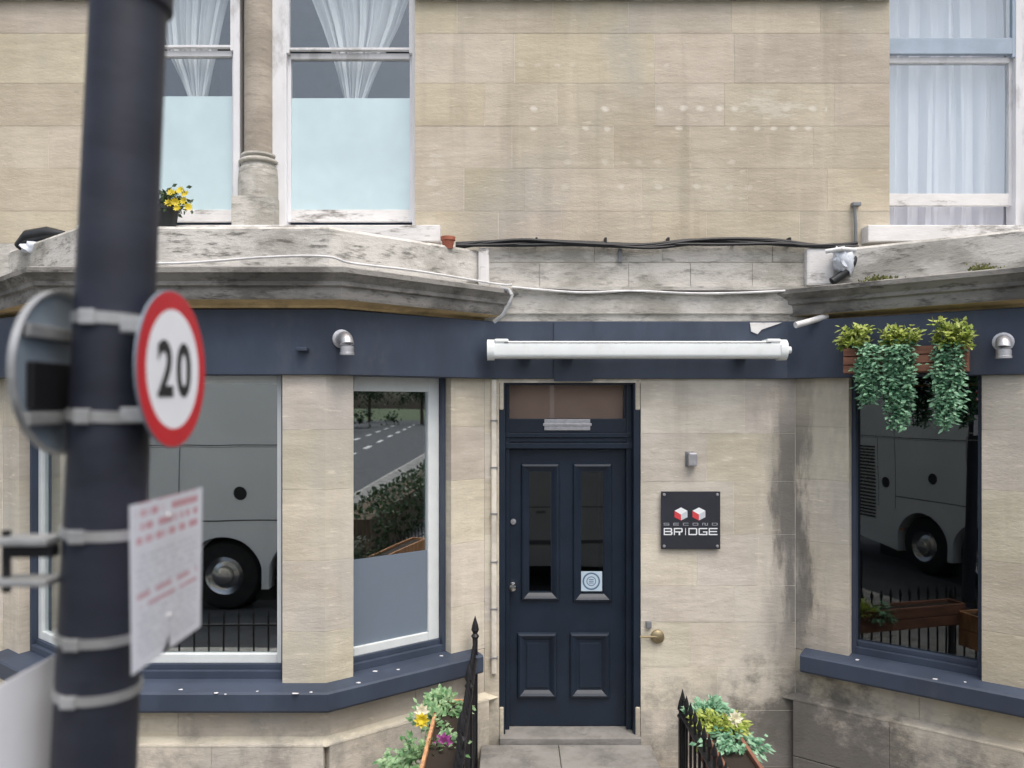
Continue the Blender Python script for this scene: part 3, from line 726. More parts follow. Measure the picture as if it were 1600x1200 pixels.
    bm = bmesh.new(); c = (sx(802, y), y, sz(815, y)); lathe(bm, [(.022, 0), (.02, -.01), (.001, -.012)], c, 16, 'Y'); obj('lock', bm, 'alu', leafo, smooth=True)
    pbox('threshold', 'paving', BLD, -.09, .935, W - .06, W + .24, .44, .527, bev=.006)
build_door()

# steps and slabs before the door: each slab one piece
STEP = pbox('entrance_path', 'mortar', None, -.20, .98, 3.3, W - .065, -.1, .46); STEP['kind'] = 'structure'
for x0, x1, y0, y1 in ((-.22, .33, 4.72, 5.58), (.336, 1.0, 4.72, 5.58), (-.22, .4, 4.0, 4.714), (.406, 1.0, 4.0, 4.714), (-.22, .3, 3.25, 3.994), (.306, 1.0, 3.25, 3.994)):
    pbox('paving_slab', 'paving', STEP, x0, x1, y0, y1, .455, .49 + random.uniform(-.003, .003), bev=.008)

# ------------------------------------------------------------------ fittings on the facade
# awning cassette
AW = root('awning_cassette', (.4, W - .05, sz(546, 5.45)), 'long white retractable awning cassette fixed to the navy fascia over the door', 'awning')
def awning():
    ya = 5.46; x0, x1 = sx(766, ya), sx(1222, ya); zc = sz(547, ya); hgt, dep = .066, .07
    def sect(bm, xa, xb, h, d, rr, n=6):
        prof = []
        for cx_, cz_, a0 in ((d - rr, h - rr, 0), (-d + rr, h - rr, 90), (-d + rr, -h + rr, 180), (d - rr, -h + rr, 270)):
            for k in range(n + 1):
                t_ = RAD(a0 + 90 * k / n); prof.append((cx_ + rr * math.cos(t_), cz_ + rr * math.sin(t_)))
        r0 = [bm.verts.new((xa, ya - p, zc + q)) for p, q in prof]; r1 = [bm.verts.new((xb, ya - p, zc + q)) for p, q in prof]
        for i in range(len(prof)): j = (i + 1) % len(prof); bm.faces.new((r0[i], r0[j], r1[j], r1[i]))
        bm.faces.new(r0); bm.faces.new(r1[::-1])
    bm = bmesh.new(); sect(bm, x0 + .03, x1 - .03, hgt * .92, dep, .03); obj('cassette', bm, 'awning', AW, smooth=True)
    for xa, xb in ((x0 - .02, x0 + .03), (x1 - .03, x1 + .02)):
        bm = bmesh.new(); sect(bm, xa, xb, hgt * 1.1, dep * 1.1, .06); obj('end_cap', bm, 'awning', AW, smooth=True)
    for xa, xb in ((x0 + .03, x0 + .13), (x1 - .13, x1 - .03)): pbox('arm_cap', 'awning', AW, xa, xb, ya - .074, ya + .06, zc + .045, zc + .075, bev=.012)
    bm = bmesh.new(); bx(bm, x0 + .1, x1 - .1, ya - .0725, ya - .069, zc + .046, zc + .050); obj('seam', bm, 'seam', AW)
    bm = bmesh.new(); lathe(bm, [(.001, x1 + .065), (.025, x1 + .06), (.03, x1 + .02)], (0, ya, zc), 16, 'X'); obj('gear_box', bm, 'awning', AW, smooth=True)
    for x in (x0 + .25, .4, x1 - .25): pbox('bracket', 'awning', AW, x - .04, x + .04, ya + .06, W - .041, zc - .05, zc + .05)
awning()
# elbow down-lights
def elbow_lamp(px, py, y, face_dir, label):
    p = at(px, py, y); r = root('wall_lamp', p, label, 'lamp', 'elbow lamps on the fascia'); fd = Vector(face_dir)
    bm = bmesh.new(); R_ = .042
    pts = [p - fd * .09, p - fd * .02]
    for k in range(1, 7):
        t_ = RAD(15 * k); pts.append(p - fd * .02 + fd * .055 * math.sin(t_) + Vector((0, 0, -.055 * (1 - math.cos(t_)))))
    pts.append(pts[-1] + Vector((0, 0, -.05)))
    tube(bm, pts, R_, 20); obj('elbow', bm, 'alu', r, smooth=True)
    q = pts[-1]; bm = bmesh.new(); lathe(bm, [(R_ * .9, -.0), (R_ * 1.07, -.002), (R_ * 1.07, .012), (R_, .014)], q, 20, cap=False); obj('rim', bm, 'alu', r, smooth=True)
    bm = bmesh.new(); lathe(bm, [(.06, 0), (.06, .012), (.045, .016)], (0, 0, 0), 20)
    o = obj('back_plate', bm, 'alu', r, smooth=True); o.matrix_parent_inverse = Matrix(); o.matrix_basis = Matrix.Translation(-fd * .10) @ fd.to_track_quat('Z', 'Y').to_matrix().to_4x4()
elbow_lamp(540, 528, 4.78, (.45, -.89, 0), 'grey metal elbow lamp on the fascia of the bay left of the door')
elbow_lamp(1568, 533, 4.74, (-.52, -.85, 0), 'grey metal elbow lamp on the fascia at the right, beside the hanging planter')
# small stub on the fascia
tag(pbox('cable_plug', 'navy', None, sx(464, 4.84), sx(482, 4.84), 4.80, 4.857, sz(549, 4.84), sz(543, 4.84), bev=.006), 'small navy cable plug left of the elbow lamp on the left bay fascia', 'plug')

# business plaque
def plaque():
    y = W - .03; x0, x1 = sx(1033, y), sx(1125.5, y); z0, z1 = sz(858, y), sz(768, y)
    r = root('wall_plaque', ((x0 + x1) / 2, W, z0), 'square dark wall plaque reading SECOND BRIDGE with two red and white cubes', 'plaque')
    pl = pbox('plate', 'plaque', r, x0, x1, y, y + .012, z0, z1, bev=.002)
    for xx in (x0 + .022, x1 - .022):
        for zz in (z0 + .022, z1 - .022):
            bm = bmesh.new(); lathe(bm, [(.010, .03), (.011, -.003), (.009, -.006), (.001, -.007)], (xx, y, zz), 14, 'Y'); obj('standoff', bm, 'alu', r, smooth=True)
    cz = sz(803, y); R_ = .055
    for cx in (sx(1064, y), sx(1092, y)):
        def hexp(k): t_ = RAD(90 + 60 * k); return (cx + R_ * .98 * math.cos(t_), y - .0015, cz + R_ * .86 * math.sin(t_))
        def quad(name, mat, pts):
            bm = bmesh.new(); bm.faces.new([bm.verts.new(q) for q in pts]); obj(name, bm, mat, pl)
        c = (cx, y - .0015, cz - .004)
        quad('cube_top', 'cube_white', [hexp(0), hexp(1), c, hexp(5)])
        quad('cube_left', 'cube_red', [hexp(1), hexp(2), hexp(3), c])
        quad('cube_right', 'cube_grey', [c, hexp(3), hexp(4), hexp(5)])
    G = {  # wide squared capitals: strokes on a unit cell
     'B': [(0, 0, .12, 1), (0, 0, .92, .15), (0, .42, .9, .57), (0, .85, .9, 1), (.82, .1, 1, .46), (.8, .54, .96, .9)],
     'R': [(0, 0, .12, 1), (0, .85, .94, 1), (0, .38, .94, .53), (.86, .45, 1, .92), (.55, 0, .72, .4)],
     'I': [(.4, 0, .6, 1)],
     'D': [(0, 0, .12, 1), (0, 0, .92, .15), (0, .85, .92, 1), (.86, .08, 1, .92)],
     'G': [(0, .06, .13, .94), (.06, 0, 1, .15), (.06, .85, 1, 1), (.87, 0, 1, .5), (.5, .38, 1, .52)],
     'E': [(0, 0, .12, 1), (0, 0, 1, .15), (0, .425, .95, .57), (0, .85, 1, 1)],
     'S': [(0, 0, 1, .16), (0, .42, 1, .58), (0, .84, 1, 1), (0, .5, .14, .92), (.86, .08, 1, .5)],
     'C': [(0, 0, .14, 1), (0, 0, 1, .16), (0, .84, 1, 1)],
     'O': [(0, 0, .13, 1), (.87, 0, 1, 1), (0, 0, 1, .16), (0, .84, 1, 1)],
     'N': [(0, 0, .13, 1), (.87, 0, 1, 1), (0, .84, .5, 1), (.42, .4, .58, 1), (.5, 0, 1, .16), (.42, 0, .58, .6)]}
    def word(s, xa, xb, za, zb, gap, mat, widths=None):
        tot = sum((widths or {}).get(c, 1) for c in s); u = (xb - xa - gap * (len(s) - 1)) / tot; x = xa
        for c in s:
            wd = u * (widths or {}).get(c, 1); bm = bmesh.new()
            for i, (a0, b0, a1, b1) in enumerate(G[c]):
                bx(bm, x + a0 * wd, x + a1 * wd, y - .0022 - i * .0002, y - .0004, za + b0 * (zb - za), za + b1 * (zb - za))
            obj('letter', bm, mat, pl); x += wd + gap
    word('BRIDGE', sx(1037, y), sx(1121, y), sz(836, y), sz(825, y), .010, 'cube_white', {'I': .35})
    word('SECOND', sx(1037, y), sx(1121, y), sz(821, y), sz(817, y), .030, 'letter_grey')
plaque()
# little wall sconce over the plaque
r = root('wall_sconce', at(1079, 728, W), 'small grey box light on the stone above the plaque', 'lamp')
p = at(1079, 717, W); pbox('housing', 'alu', r, p.x - .028, p.x + .036, W - .07, W - .008, p.z - .052, p.z + .05, bev=.012); pbox('back_plate', 'coach_grey', r, p.x - .04, p.x + .02, W - .012, W + .004, p.z - .055, p.z + .055, bev=.003)
# brass latch on the wall right of the door
r = root('door_hold_latch', at(1012, 1000, W), 'small brass hold-open latch on the stone right of the door', 'latch')
p = at(1027, 994, W); bm = bmesh.new(); lathe(bm, [(.05, .0), (.048, -.02), (.03, -.032), (.001, -.036)], (p.x, W - .002, p.z), 20, 'Y'); obj('rose', bm, 'brass', r, smooth=True)
ptube('arm', 'brass', r, [at(1000, 995, W - .03), at(1030, 995, W - .03)], .008)
p = at(1013, 975, W); pbox('keeper', 'coach_grey', r, p.x - .02, p.x + .02, W - .03, W + .002, p.z - .025, p.z + .025, bev=.006)
# cable strip beside the door with clips
def strip():
    r = root('cable_conduit', (sx(771, W), W - .03, .6), 'narrow pale vertical conduit with clips left of the door', 'conduit')
    xa = -.128
    pbox('conduit', 'mortar', r, xa - .022, xa + .016, W - .03, W - .004, .98, 3.122, bev=.008)
    for py in (657, 730, 802, 877, 950, 1026):
        p = sz(py, W); pbox('clip', 'coach_grey', r, xa - .03, xa + .024, W - .034, W - .002, p - .005, p + .005)
strip()

# cables -------------------------------------------------------------------
def cable(name, mat, parent, pts, r, wob=.006, n=40, seed=0, drift=.0):
    rnd = random.Random(seed); P = []; pts = [Vector(p) for p in pts]
    ph = [rnd.uniform(0, 6.28) for _ in range(4)]; m_ = len(pts) - 1
    for i in range(n + 1):
        u = i / n * m_; k = min(int(u), m_ - 1); f_ = u - k
        p0, p1, p2, p3 = pts[max(k - 1, 0)], pts[k], pts[k + 1], pts[min(k + 2, m_)]
        q = .5 * ((2 * p1) + (p2 - p0) * f_ + (2 * p0 - 5 * p1 + 4 * p2 - p3) * f_ ** 2 + (-p0 + 3 * p1 - 3 * p2 + p3) * f_ ** 3)
        s = i / n
        q = q + Vector((0, wob * .6 * math.sin(9 * s + ph[0]), wob * (math.sin(7 * s + ph[1]) + .6 * math.sin(17 * s + ph[2]))))
        P.append(q)
    bm = bmesh.new(); tube(bm, P, r, 8); return obj(name, bm, mat, parent, smooth=True)
yc = W - .055
CB = root('cable_bundle', at(715, 385, yc), 'bundle of black cables slung along the wall between the two bay parapets', 'cable')
base = [at(712, 382, yc), at(800, 379, yc), at(880, 381, yc), at(1000, 384, yc), at(1090, 379, yc), at(1200, 378, yc), at(1270, 383, yc), at(1340, 384, yc)]
for k in range(5):
    cable('cable', 'cable', CB, [p + Vector((0, random.uniform(-.012, .012), random.uniform(-.01, .01))) for p in base], .0115 + .002 * (k % 2), .011, 60, k)
for px in (838, 945, 1042, 1145, 1230): p = at(px, 380, W); pbox('cable_clip', 'cable', CB, p.x - .008, p.x + .008, W - .06, W + .002, p.z - .012, p.z + .03)
p = at(968, 400, W); pbox('clip_tail', 'coach_grey', CB, p.x - .014, p.x + .014, W - .03, W - .009, p.z - .05, p.z + .05, bev=.004)
WC = root('white_cable', at(250, 412, 4.62), 'thin white cable lying along the cornice ledge and across over the door', 'cable')
def ledge(px, py, y): return at(px, py, y)
ztop = 3.79
pl = [(-2.5, 4.70), (-2.0, 4.68), (-1.5, 4.68), (-1.12, 4.68), (-.98, 4.72), (-.7, 4.97), (-.4, 5.26), (-.1, 5.53), (.0, 5.56)]
cable('left_run', 'wcable', WC, [Vector((x, y - .02, ztop + .012 + (.03 if abs(x + 1.3) < .3 else 0))) for x, y in pl], .0075, .005, 60, 3)
cable('middle_run', 'wcable', WC, [Vector((0, 5.56, 3.79)), at(900, 457, 5.57), at(980, 455, 5.57), at(1080, 459, 5.57), at(1200, 455, 5.57), at(1270, 452, 5.57)], .0085, .004, 50, 5)
cable('second_run', 'cable', WC, [Vector((0, 5.565, 3.785)), at(900, 455, 5.575), at(1040, 456, 5.575), at(1270, 451, 5.575)], .006, .004, 50, 6)
r = ptube('grey_conduit', 'conduit', None, [at(772, 503, 5.50), at(786, 492, 5.47), at(796, 474, 5.46), at(800, 461, 5.47), at(795, 453, 5.5), at(780, 450, 5.53)], .014, 10)
tag(r, 'bent grey conduit dropping over the right end of the left cornice', 'conduit')
# brackets at the right cornice end
bm = bmesh.new(); q = [at(1172, 504, W - .05), at(1222, 504, W - .05), at(1190, 515, W - .05), at(1184, 522, W - .05), at(1174, 518, W - .05)]
f0 = [bm.verts.new(v) for v in q]; f1 = [bm.verts.new(v + Vector((0, .03, 0))) for v in q]; bm.faces.new(f0); bm.faces.new(f1[::-1])
for i in range(5): bm.faces.new((f0[i], f0[(i + 1) % 5], f1[(i + 1) % 5], f1[i]))
tag(obj('broken_bracket', bm, 'peel', None), 'white triangular scrap hanging at the top of the fascia right of the awning', 'bracket')
r = ptube('stub_pipe', 'wcable', None, [at(1243, 508, 5.42), at(1262, 503, 5.45), at(1292, 494, 5.5)], .022, 12); tag(r, 'short pale pipe stub poking out under the right cornice', 'pipe')
# wrapped bundle on the right parapet corner, and the vent pipe
r = root('wrapped_pipe_end', at(1310, 440, W - .1), 'pipe end wrapped in pale plastic at the right parapet end', 'pipe')
bm = bmesh.new(); bmesh.ops.create_icosphere(bm, subdivisions=3, radius=1)
c = at(1318, 408, W - .12)
for v in bm.verts:
    k = 1 + .22 * math.sin(9 * v.co.x + 4 * v.co.z) * math.sin(7 * v.co.z + 3 * v.co.y); v.co = Vector((v.co.x * .08, v.co.y * .06, v.co.z * .10)) * k; v.co.x += v.co.z * -.25; v.co += c
obj('plastic_wrap', bm, 'tarp', r, smooth=True)
ptube('pipe', 'plastic_black', r, [at(1300, 440, W - .13), at(1322, 425, W - .13), at(1340, 400, W - .12)], .03, 10)
ptube('tape', 'wcable', r, [at(1290, 393, W - .13), at(1315, 389, W - .18), at(1342, 391, W - .12)], .016, 10)
r = root('cable_stub', at(1337, 384, W - .02), 'thin grey rod rising beside the right upper sill', 'pipe')
ptube('rod', 'coach_grey', r, [at(1337, 383, W - .03), at(1337, 350, W - .03), at(1335, 322, W - .03)], .012, 8)
p = at(1335, 321, W); pbox('knuckle', 'coach_grey', r, p.x - .03, p.x + .03, W - .05, W + .002, p.z - .014, p.z + .014, bev=.005)
# black plastic hopper on the left parapet end
r = root('plastic_hopper', at(60, 400, 5.45), 'crumpled black and clear plastic rain hopper at the left end of the parapet', 'hopper')
c = at(66, 372, 5.42); bm = bmesh.new(); tube(bm, [at(30, 385, 5.45), at(45, 370, 5.42), at(75, 364, 5.4), at(100, 366, 5.4)], [.035, .05, .045, .025], 10); obj('spout', bm, 'plastic_black', r, smooth=True)
bm = bmesh.new(); bmesh.ops.create_icosphere(bm, subdivisions=3, radius=1)
c = at(58, 388, 5.4)
for v in bm.verts: k = 1 + .15 * math.sin(8 * v.co.x + 5 * v.co.z); v.co = Vector((v.co.x * .12, v.co.y * .06, v.co.z * .05)) * k + c
obj('sheet', bm, 'tarp', r, smooth=True)
# moss tufts on right cornice
for px, py, yy, s in ((1375, 437, 5.22, .75), (1535, 420, 4.86, .55)):
    bm = bmesh.new(); c = at(px, py, yy)
    for k in range(260):
        q = c + Vector((random.gauss(0, .07) * s, random.gauss(0, .03), -.02 + abs(random.gauss(0, .014)))); leaf(bm, q, Vector((random.gauss(0, .5), random.gauss(0, .4), 1)), Vector((random.random(), 1, 0)), .03 * s, .012)
    o = obj('moss', bm, 'moss', None, kind='stuff'); o['label'] = 'olive moss tuft on the right cornice ledge'; o['category'] = 'moss'

# flower pots on the sills ---------------------------------------------------
r = root('terracotta_pot', at(700, 389, 5.48), 'small empty terracotta pot at the end of the upper left sill', 'flower pot')
b0 = at(700, 389, 5.48); bm = bmesh.new(); lathe(bm, [(.033, 0), (.045, .06), (.0525, .06), (.0525, .085), (.044, .085), (.04, .03), (.001, .02)], b0, 24); obj('pot', bm, 'terracotta', r, smooth=True)
r = root('yellow_flower_pot', at(262, 350, 5.5), 'dark pot with bright yellow flowers on the upper left sill beside the pole', 'flower pot')
b0 = at(258, 352, 5.47); bm = bmesh.new(); lathe(bm, [(.07, -.02), (.09, .10), (.098, .10), (.098, .125), (.08, .125), (.001, .11)], b0, 24); obj('pot', bm, 'plastic_black', r, smooth=True)
bm = bmesh.new(); c = b0 + Vector((.03, 0, .17))
for k in range(240): leaf(bm, c + Vector((random.gauss(0, .055), random.gauss(0, .05), random.gauss(0, .035))), rv(), rv(), .05, .025)
obj('foliage', bm, 'leaf_dark', r)
bm = bmesh.new(); heads = [at(268 + dx, 312 + dy, 5.40) for dx, dy in ((0, -10), (14, -14), (6, 4), (20, 2), (10, 14), (26, 12), (-4, 6), (22, -8))]
for h in heads:
    n0 = Vector((random.uniform(-.4, .4), -1, random.uniform(-.1, .6))).normalized(); s = n0.cross(Vector((0, 0, 1))).normalized(); q = s.cross(n0)
    for k in range(9):
        t_ = 2 * math.pi * k / 9; leaf(bm, h, s * math.cos(t_) + q * math.sin(t_) + n0 * .35, n0, .036, .02)
obj('petals', bm, 'petal_yellow', r)

# curtains --------------------------------------------------------------------
def curtain(edges, y, label, mat='curtain', folds=9, depth=.03, sag=None):
    """edges: list of (z, x_left, x_right) from top to bottom"""
    bm = bmesh.new(); nx = 70; grid = []
    for z_, xa, xb in edges:
        row = []
        for i in range(nx + 1):
            t_ = i / nx; ph = folds * 2 * math.pi * t_
            dd = depth * (math.sin(ph) + .5 * math.sin(1.7 * ph + 1) + .25 * math.sin(3.1 * ph + z_))
            row.append(bm.verts.new((xa + (xb - xa) * t_ + .006 * math.sin(ph * 1.3 + z_ * 2), y + dd, z_)))
        grid.append(row)
    for a_, b_ in zip(grid, grid[1:]):
        for i in range(nx): bm.faces.new((a_[i], a_[i + 1], b_[i + 1], b_[i]))
    return tag(obj('curtain', bm, mat, None, smooth=True), label, 'curtain')
yv = W + .255
def crv(pts):
    out = []
    for (p0, a0, b0), (p1, a1, b1) in zip(pts, pts[1:]):
        for k in range(6):
            f_ = k / 6; out.append((sz(p0 + (p1 - p0) * f_, yv), sx(a0 + (a1 - a0) * f_, yv), sx(b0 + (b1 - b0) * f_, yv)))
    p0, a0, b0 = pts[-1]; out.append((sz(p0, yv), sx(a0, yv), sx(b0, yv))); return out
curtain(crv([(-120, 452, 650), (-40, 470, 648), (0, 488, 640), (40, 504, 625), (80, 518, 605), (120, 530, 586), (160, 540, 570), (230, 550, 566)]), yv, 'white net curtain gathered to a point in the upper window right of the column')
curtain(crv([(-120, 200, 372), (-40, 235, 366), (0, 250, 358), (40, 256, 348), (80, 262, 340), (120, 282, 330), (160, 298, 320), (230, 303, 318)]), yv, 'white net curtain gathered to a point in the upper window beside the pole')
curtain(crv([(-120, 1375, 1600), (0, 1375, 1602), (150, 1374, 1604), (300, 1372, 1602), (352, 1370, 1600)]), yv + .02, 'pale blue white curtain hanging in straight folds in the right upper window', 'curtain_blue', 8, .024)
q = inset(RB0, RB1, .22); pa, pb = onR(.45), onR(.83)
tag(ptube('light_tube', 'tail', None, [(pa[0] + q.x, pa[1] + q.y, 3.075), (pb[0] + q.x, pb[1] + q.y, 3.075)], .011), 'thin orange tube behind the glass at the top of the right bay window', 'tube')

# hanging planter on the right fascia ---------------------------------------------
fa, fb = Vector((2.01, W - .05)), Vector((3.19, 4.765)); fd_ = (fb - fa).normalized(); fn = Vector((fd_.y, -fd_.x))
def on_face(px, off=0.0):                 # point on the fascia plane along a sight line, moved outwards
    k = (px - 800) / F; o_ = fa + fn * off
    s = (k * o_.y - o_.x) / (fd_.x - k * fd_.y); return o_ + fd_ * s
def hang_planter():
    p0, p1 = on_face(1322, .09), on_face(1514, .09); c2 = (p0 + p1) / 2; L_ = (p1 - p0).length
    yref = c2.y; zt_, zb_ = sz(541, yref - .05), sz(582, yref - .05)
    M_ = Matrix(((fd_.x, -fd_.y, 0, c2.x), (fd_.y, fd_.x, 0, c2.y), (0, 0, 1, 0), (0, 0, 0, 1)))
    r = root('hanging_planter', (c2.x, c2.y, zb_), 'brown slatted planter box fixed to the navy fascia over the right bay window', 'planter')
    def lb(name, mat, *d):
        bm = bmesh.new(); bx(bm, *d, bev=.004); o = obj(name, bm, mat, r); o.matrix_basis = M_; return o
    h = (zt_ - zb_) / 3
    for k in range(3): lb('slat', 'wood', -L_ / 2, L_ / 2, -.09, -.07, zb_ + k * h + .002, zb_ + (k + 1) * h - .004)
    for x in (-L_ / 2, L_ / 2 - .02): lb('end_board', 'wood', x, x + .02, -.069, .075, zb_, zt_)
    lb('back_board', 'wood', -L_ / 2 + .021, L_ / 2 - .021, .055, .075, zb_, zt_); lb('bottom_board', 'wood', -L_ / 2 + .021, L_ / 2 - .021, -.069, .054, zb_ + .0, zb_ + .02)
    lb('soil', 'soil', -L_ / 2 + .021, L_ / 2 - .021, -.069, .054, zt_ - .04, zt_ - .015)
    def trail(paths, label):
        tp = root('trailing_plant', (*on_face(paths[0][0][0], .1), zt_), label, 'plant', 'trailing plants in the hanging planter')
        bm = bmesh.new(); bs = bmesh.new()
        for path, nl in paths_iter(paths):
            pts = []
            for px, py in path:
                q = on_face(px, .19 + random.uniform(-.03, .03)); pts.append(Vector((q.x, q.y, sz(py, q.y))))
            tube(bs, pts, .003, 5)
            for k in range(nl):
                u = random.random() * (len(pts) - 1); i = int(u); q = pts[i].lerp(pts[min(i + 1, len(pts) - 1)], u - i)
                q = q + Vector((random.gauss(0, .016), random.gauss(0, .022), random.gauss(0, .012)))
                d = Vector((random.choice((-1, 1)) * random.uniform(.5, 1), random.uniform(-.8, .1), random.uniform(-.7, .35)))
                leaf(bm, q, d, Vector((random.uniform(-.3, .3), -.7, .7)), random.choice((.7, 1, 1, 1.3)) * random.uniform(.024, .044), random.uniform(.014, .024))
        obj('foliage', bm, 'leaf_blue', tp); obj('stem', bs, 'leaf_dark', tp)
    def paths_iter(ps):
        for p in ps: yield p, int(24 * sum(math.hypot(a_[0] - b_[0], a_[1] - b_[1]) for a_, b_ in zip(p, p[1:])) / 20)
    def strands(x0, x1, y0, tipx, tipy, n, sh):
        out = []
        for k in range(n):
            xs = random.uniform(x0, x1); ln = random.uniform(.35, 1.0) if k > 1 else 1
            xe = xs + (tipx - (x0 + x1) / 2) * ln * .6 + random.gauss(0, sh); ye = y0 + (tipy - y0) * ln
            out.append([(xs, y0 - 6), (xs + random.gauss(0, 3), y0 + (ye - y0) * .35), (xs + (xe - xs) * .6 + random.gauss(0, 4), y0 + (ye - y0) * .7), (xe, ye)])
        return out
    trail(strands(1340, 1374, 545, 1352, 632, 11, 5), 'leftmost blue green trailing plant spilling over the hanging planter')
    trail(strands(1388, 1424, 545, 1392, 670, 13, 5), 'longest blue green trailing plant, in the middle of the hanging planter')
    trail(strands(1462, 1498, 545, 1484, 668, 11, 5), 'rightmost blue green trailing plant spilling over the hanging planter')
    for (xa, xb, top, lab) in ((1306, 1368, 506, 'leftmost yellow green bushy plant standing in the hanging planter'), (1372, 1440, 506, 'middle yellow green bushy plant standing in the hanging planter'), (1456, 1522, 497, 'tallest yellow green bushy plant at the right end of the hanging planter')):
        q = on_face((xa + xb) / 2, .1); tp = root('bushy_plant', (q.x, q.y, zt_ - .02), lab, 'plant', 'bushy plants in the hanging planter'); bm = bmesh.new(); bs = bmesh.new()
        for s in range(34):
            b = on_face(random.uniform(xa + 12, xb - 12), random.uniform(.05, .16)); e_ = on_face(random.uniform(xa, xb), random.uniform(.03, .26))
            p0_ = Vector((b.x, b.y, zt_ - .02)); p1_ = Vector((e_.x, e_.y, sz(random.uniform(top, 542), e_.y))); tube(bs, [p0_, p0_.lerp(p1_, .5) + Vector((0, 0, .02)), p1_], .002, 4)
            for k in range(16):
                f_ = random.uniform(.35, 1); q = p0_.lerp(p1_, f_) + Vector((0, 0, .02)) * (1 - f_)
                leaf(bm, q, Vector((random.gauss(0, .8), random.gauss(-.3, .6), random.gauss(.1, .5))), Vector((0, -.5, 1)), random.uniform(.03, .055), random.uniform(.018, .03))
        obj('foliage', bm, 'leaf_yellow', tp); obj('stem', bs, 'leaf_dark', tp)
hang_planter()

# railings beside the entrance ---------------------------------------------------
def railing(x, y0, y1, zt_, name_label, fin=None, pick=.11, base=.0):
    r = root('iron_railing', (x, (y0 + y1) / 2, base), name_label, 'railing')
    n = int(abs(y1 - y0) / pick)
    for k in range(n + 1):
        y = y0 + (y1 - y0) * k / n; bm = bmesh.new(); tube(bm, [(x, y, base), (x, y, zt_ + .03)], .009, 6); lathe(bm, [(.010, zt_ + .03), (.017, zt_ + .045), (.012, zt_ + .07), (.001, zt_ + .11)], (x, y, 0), 8); obj('picket', bm, 'iron', r)
    for z_ in (zt_ - .04, base + .15): pbox('rail', 'iron', r, x - .02, x + .02, min(y0, y1) - .02, max(y0, y1) + .02, z_ - .006, z_ + .006)
    if fin:
        for y, zf in fin:
            bm = bmesh.new(); bx(bm, x - .018, x + .018, y - .018, y + .018, base, zf - .16); lathe(bm, [(.022, zf - .16), (.03, zf - .145), (.016, zf - .125), (.028, zf - .10), (.02, zf - .06), (.001, zf)], (x, y, 0), 12); obj('post', bm, 'iron', r)
    return r
railing(-.262, 5.40, 3.25, 1.20, 'black iron railing with spear post left of the door', fin=[(5.5, 1.44), (4.75, 1.36), (4.0, 1.36), (3.3, 1.36)], pick=.105)
railing(1.045, 4.74, 3.25, 1.09, 'short black iron railing right of the door', fin=[(4.76, 1.17), (3.3, 1.17)], pick=.105)
# street railings along the edge of the forecourt (they show in the window reflections)
def street_rail(x0, x1, label):
    r = root('street_railing', ((x0 + x1) / 2, 3.2, 0), label, 'railing', 'street railings'); n = int((x1 - x0) / .13)
    for k in range(n + 1):
        x = x0 + (x1 - x0) * k / n; bm = bmesh.new(); tube(bm, [(x, 3.2, 0), (x, 3.2, 1.05)], .009, 6); lathe(bm, [(.016, 1.05), (.001, 1.12)], (x, 3.2, 0), 6); obj('picket', bm, 'iron', r)
    for z_ in (.98, .12): pbox('rail', 'iron', r, x0, x1, 3.18, 3.22, z_ - .007, z_ + .007)
street_rail(-5.2, -.32, 'black iron street railing in front of the left bay')
street_rail(1.1, 5.5, 'black iron street railing in front of the right bay')

def trough(c0, c1, zt_, label, mat='wood', wd=.2, hh=.2):
    """box planter whose long side runs c0 -> c1 on plan"""
    a_, b_ = Vector(c0), Vector(c1); d = (b_ - a_).normalized(); L_ = (b_ - a_).length; m_ = (a_ + b_) / 2
    M_ = Matrix(((d.x, -d.y, 0, m_.x), (d.y, d.x, 0, m_.y), (0, 0, 1, 0), (0, 0, 0, 1)))
    r = root('planter_box', (m_.x, m_.y, zt_ - hh), label, 'planter')
    def lb(name, mt, *dd):
        bm = bmesh.new(); bx(bm, *dd, bev=.004); o = obj(name, bm, mt, r); o.matrix_basis = M_
    for sy in (-1, 1):
        for k in range(2): lb('plank', mat, -L_ / 2, L_ / 2, sy * wd / 2 - .01, sy * wd / 2 + .01, zt_ - hh + k * hh / 2 + .002, zt_ - hh + (k + 1) * hh / 2 - .003)
    for x in (-L_ / 2 - .021, L_ / 2 + .001): lb('end_board', mat, x, x + .02, -wd / 2 - .01, wd / 2 + .01, zt_ - hh, zt_)
    lb('bottom_board', mat, -L_ / 2, L_ / 2, -wd / 2 + .011, wd / 2 - .011, zt_ - hh + .003, zt_ - hh + .02); lb('soil', 'soil', -L_ / 2, L_ / 2, -wd / 2 + .011, wd / 2 - .011, zt_ - .05, zt_ - .03)
    return r
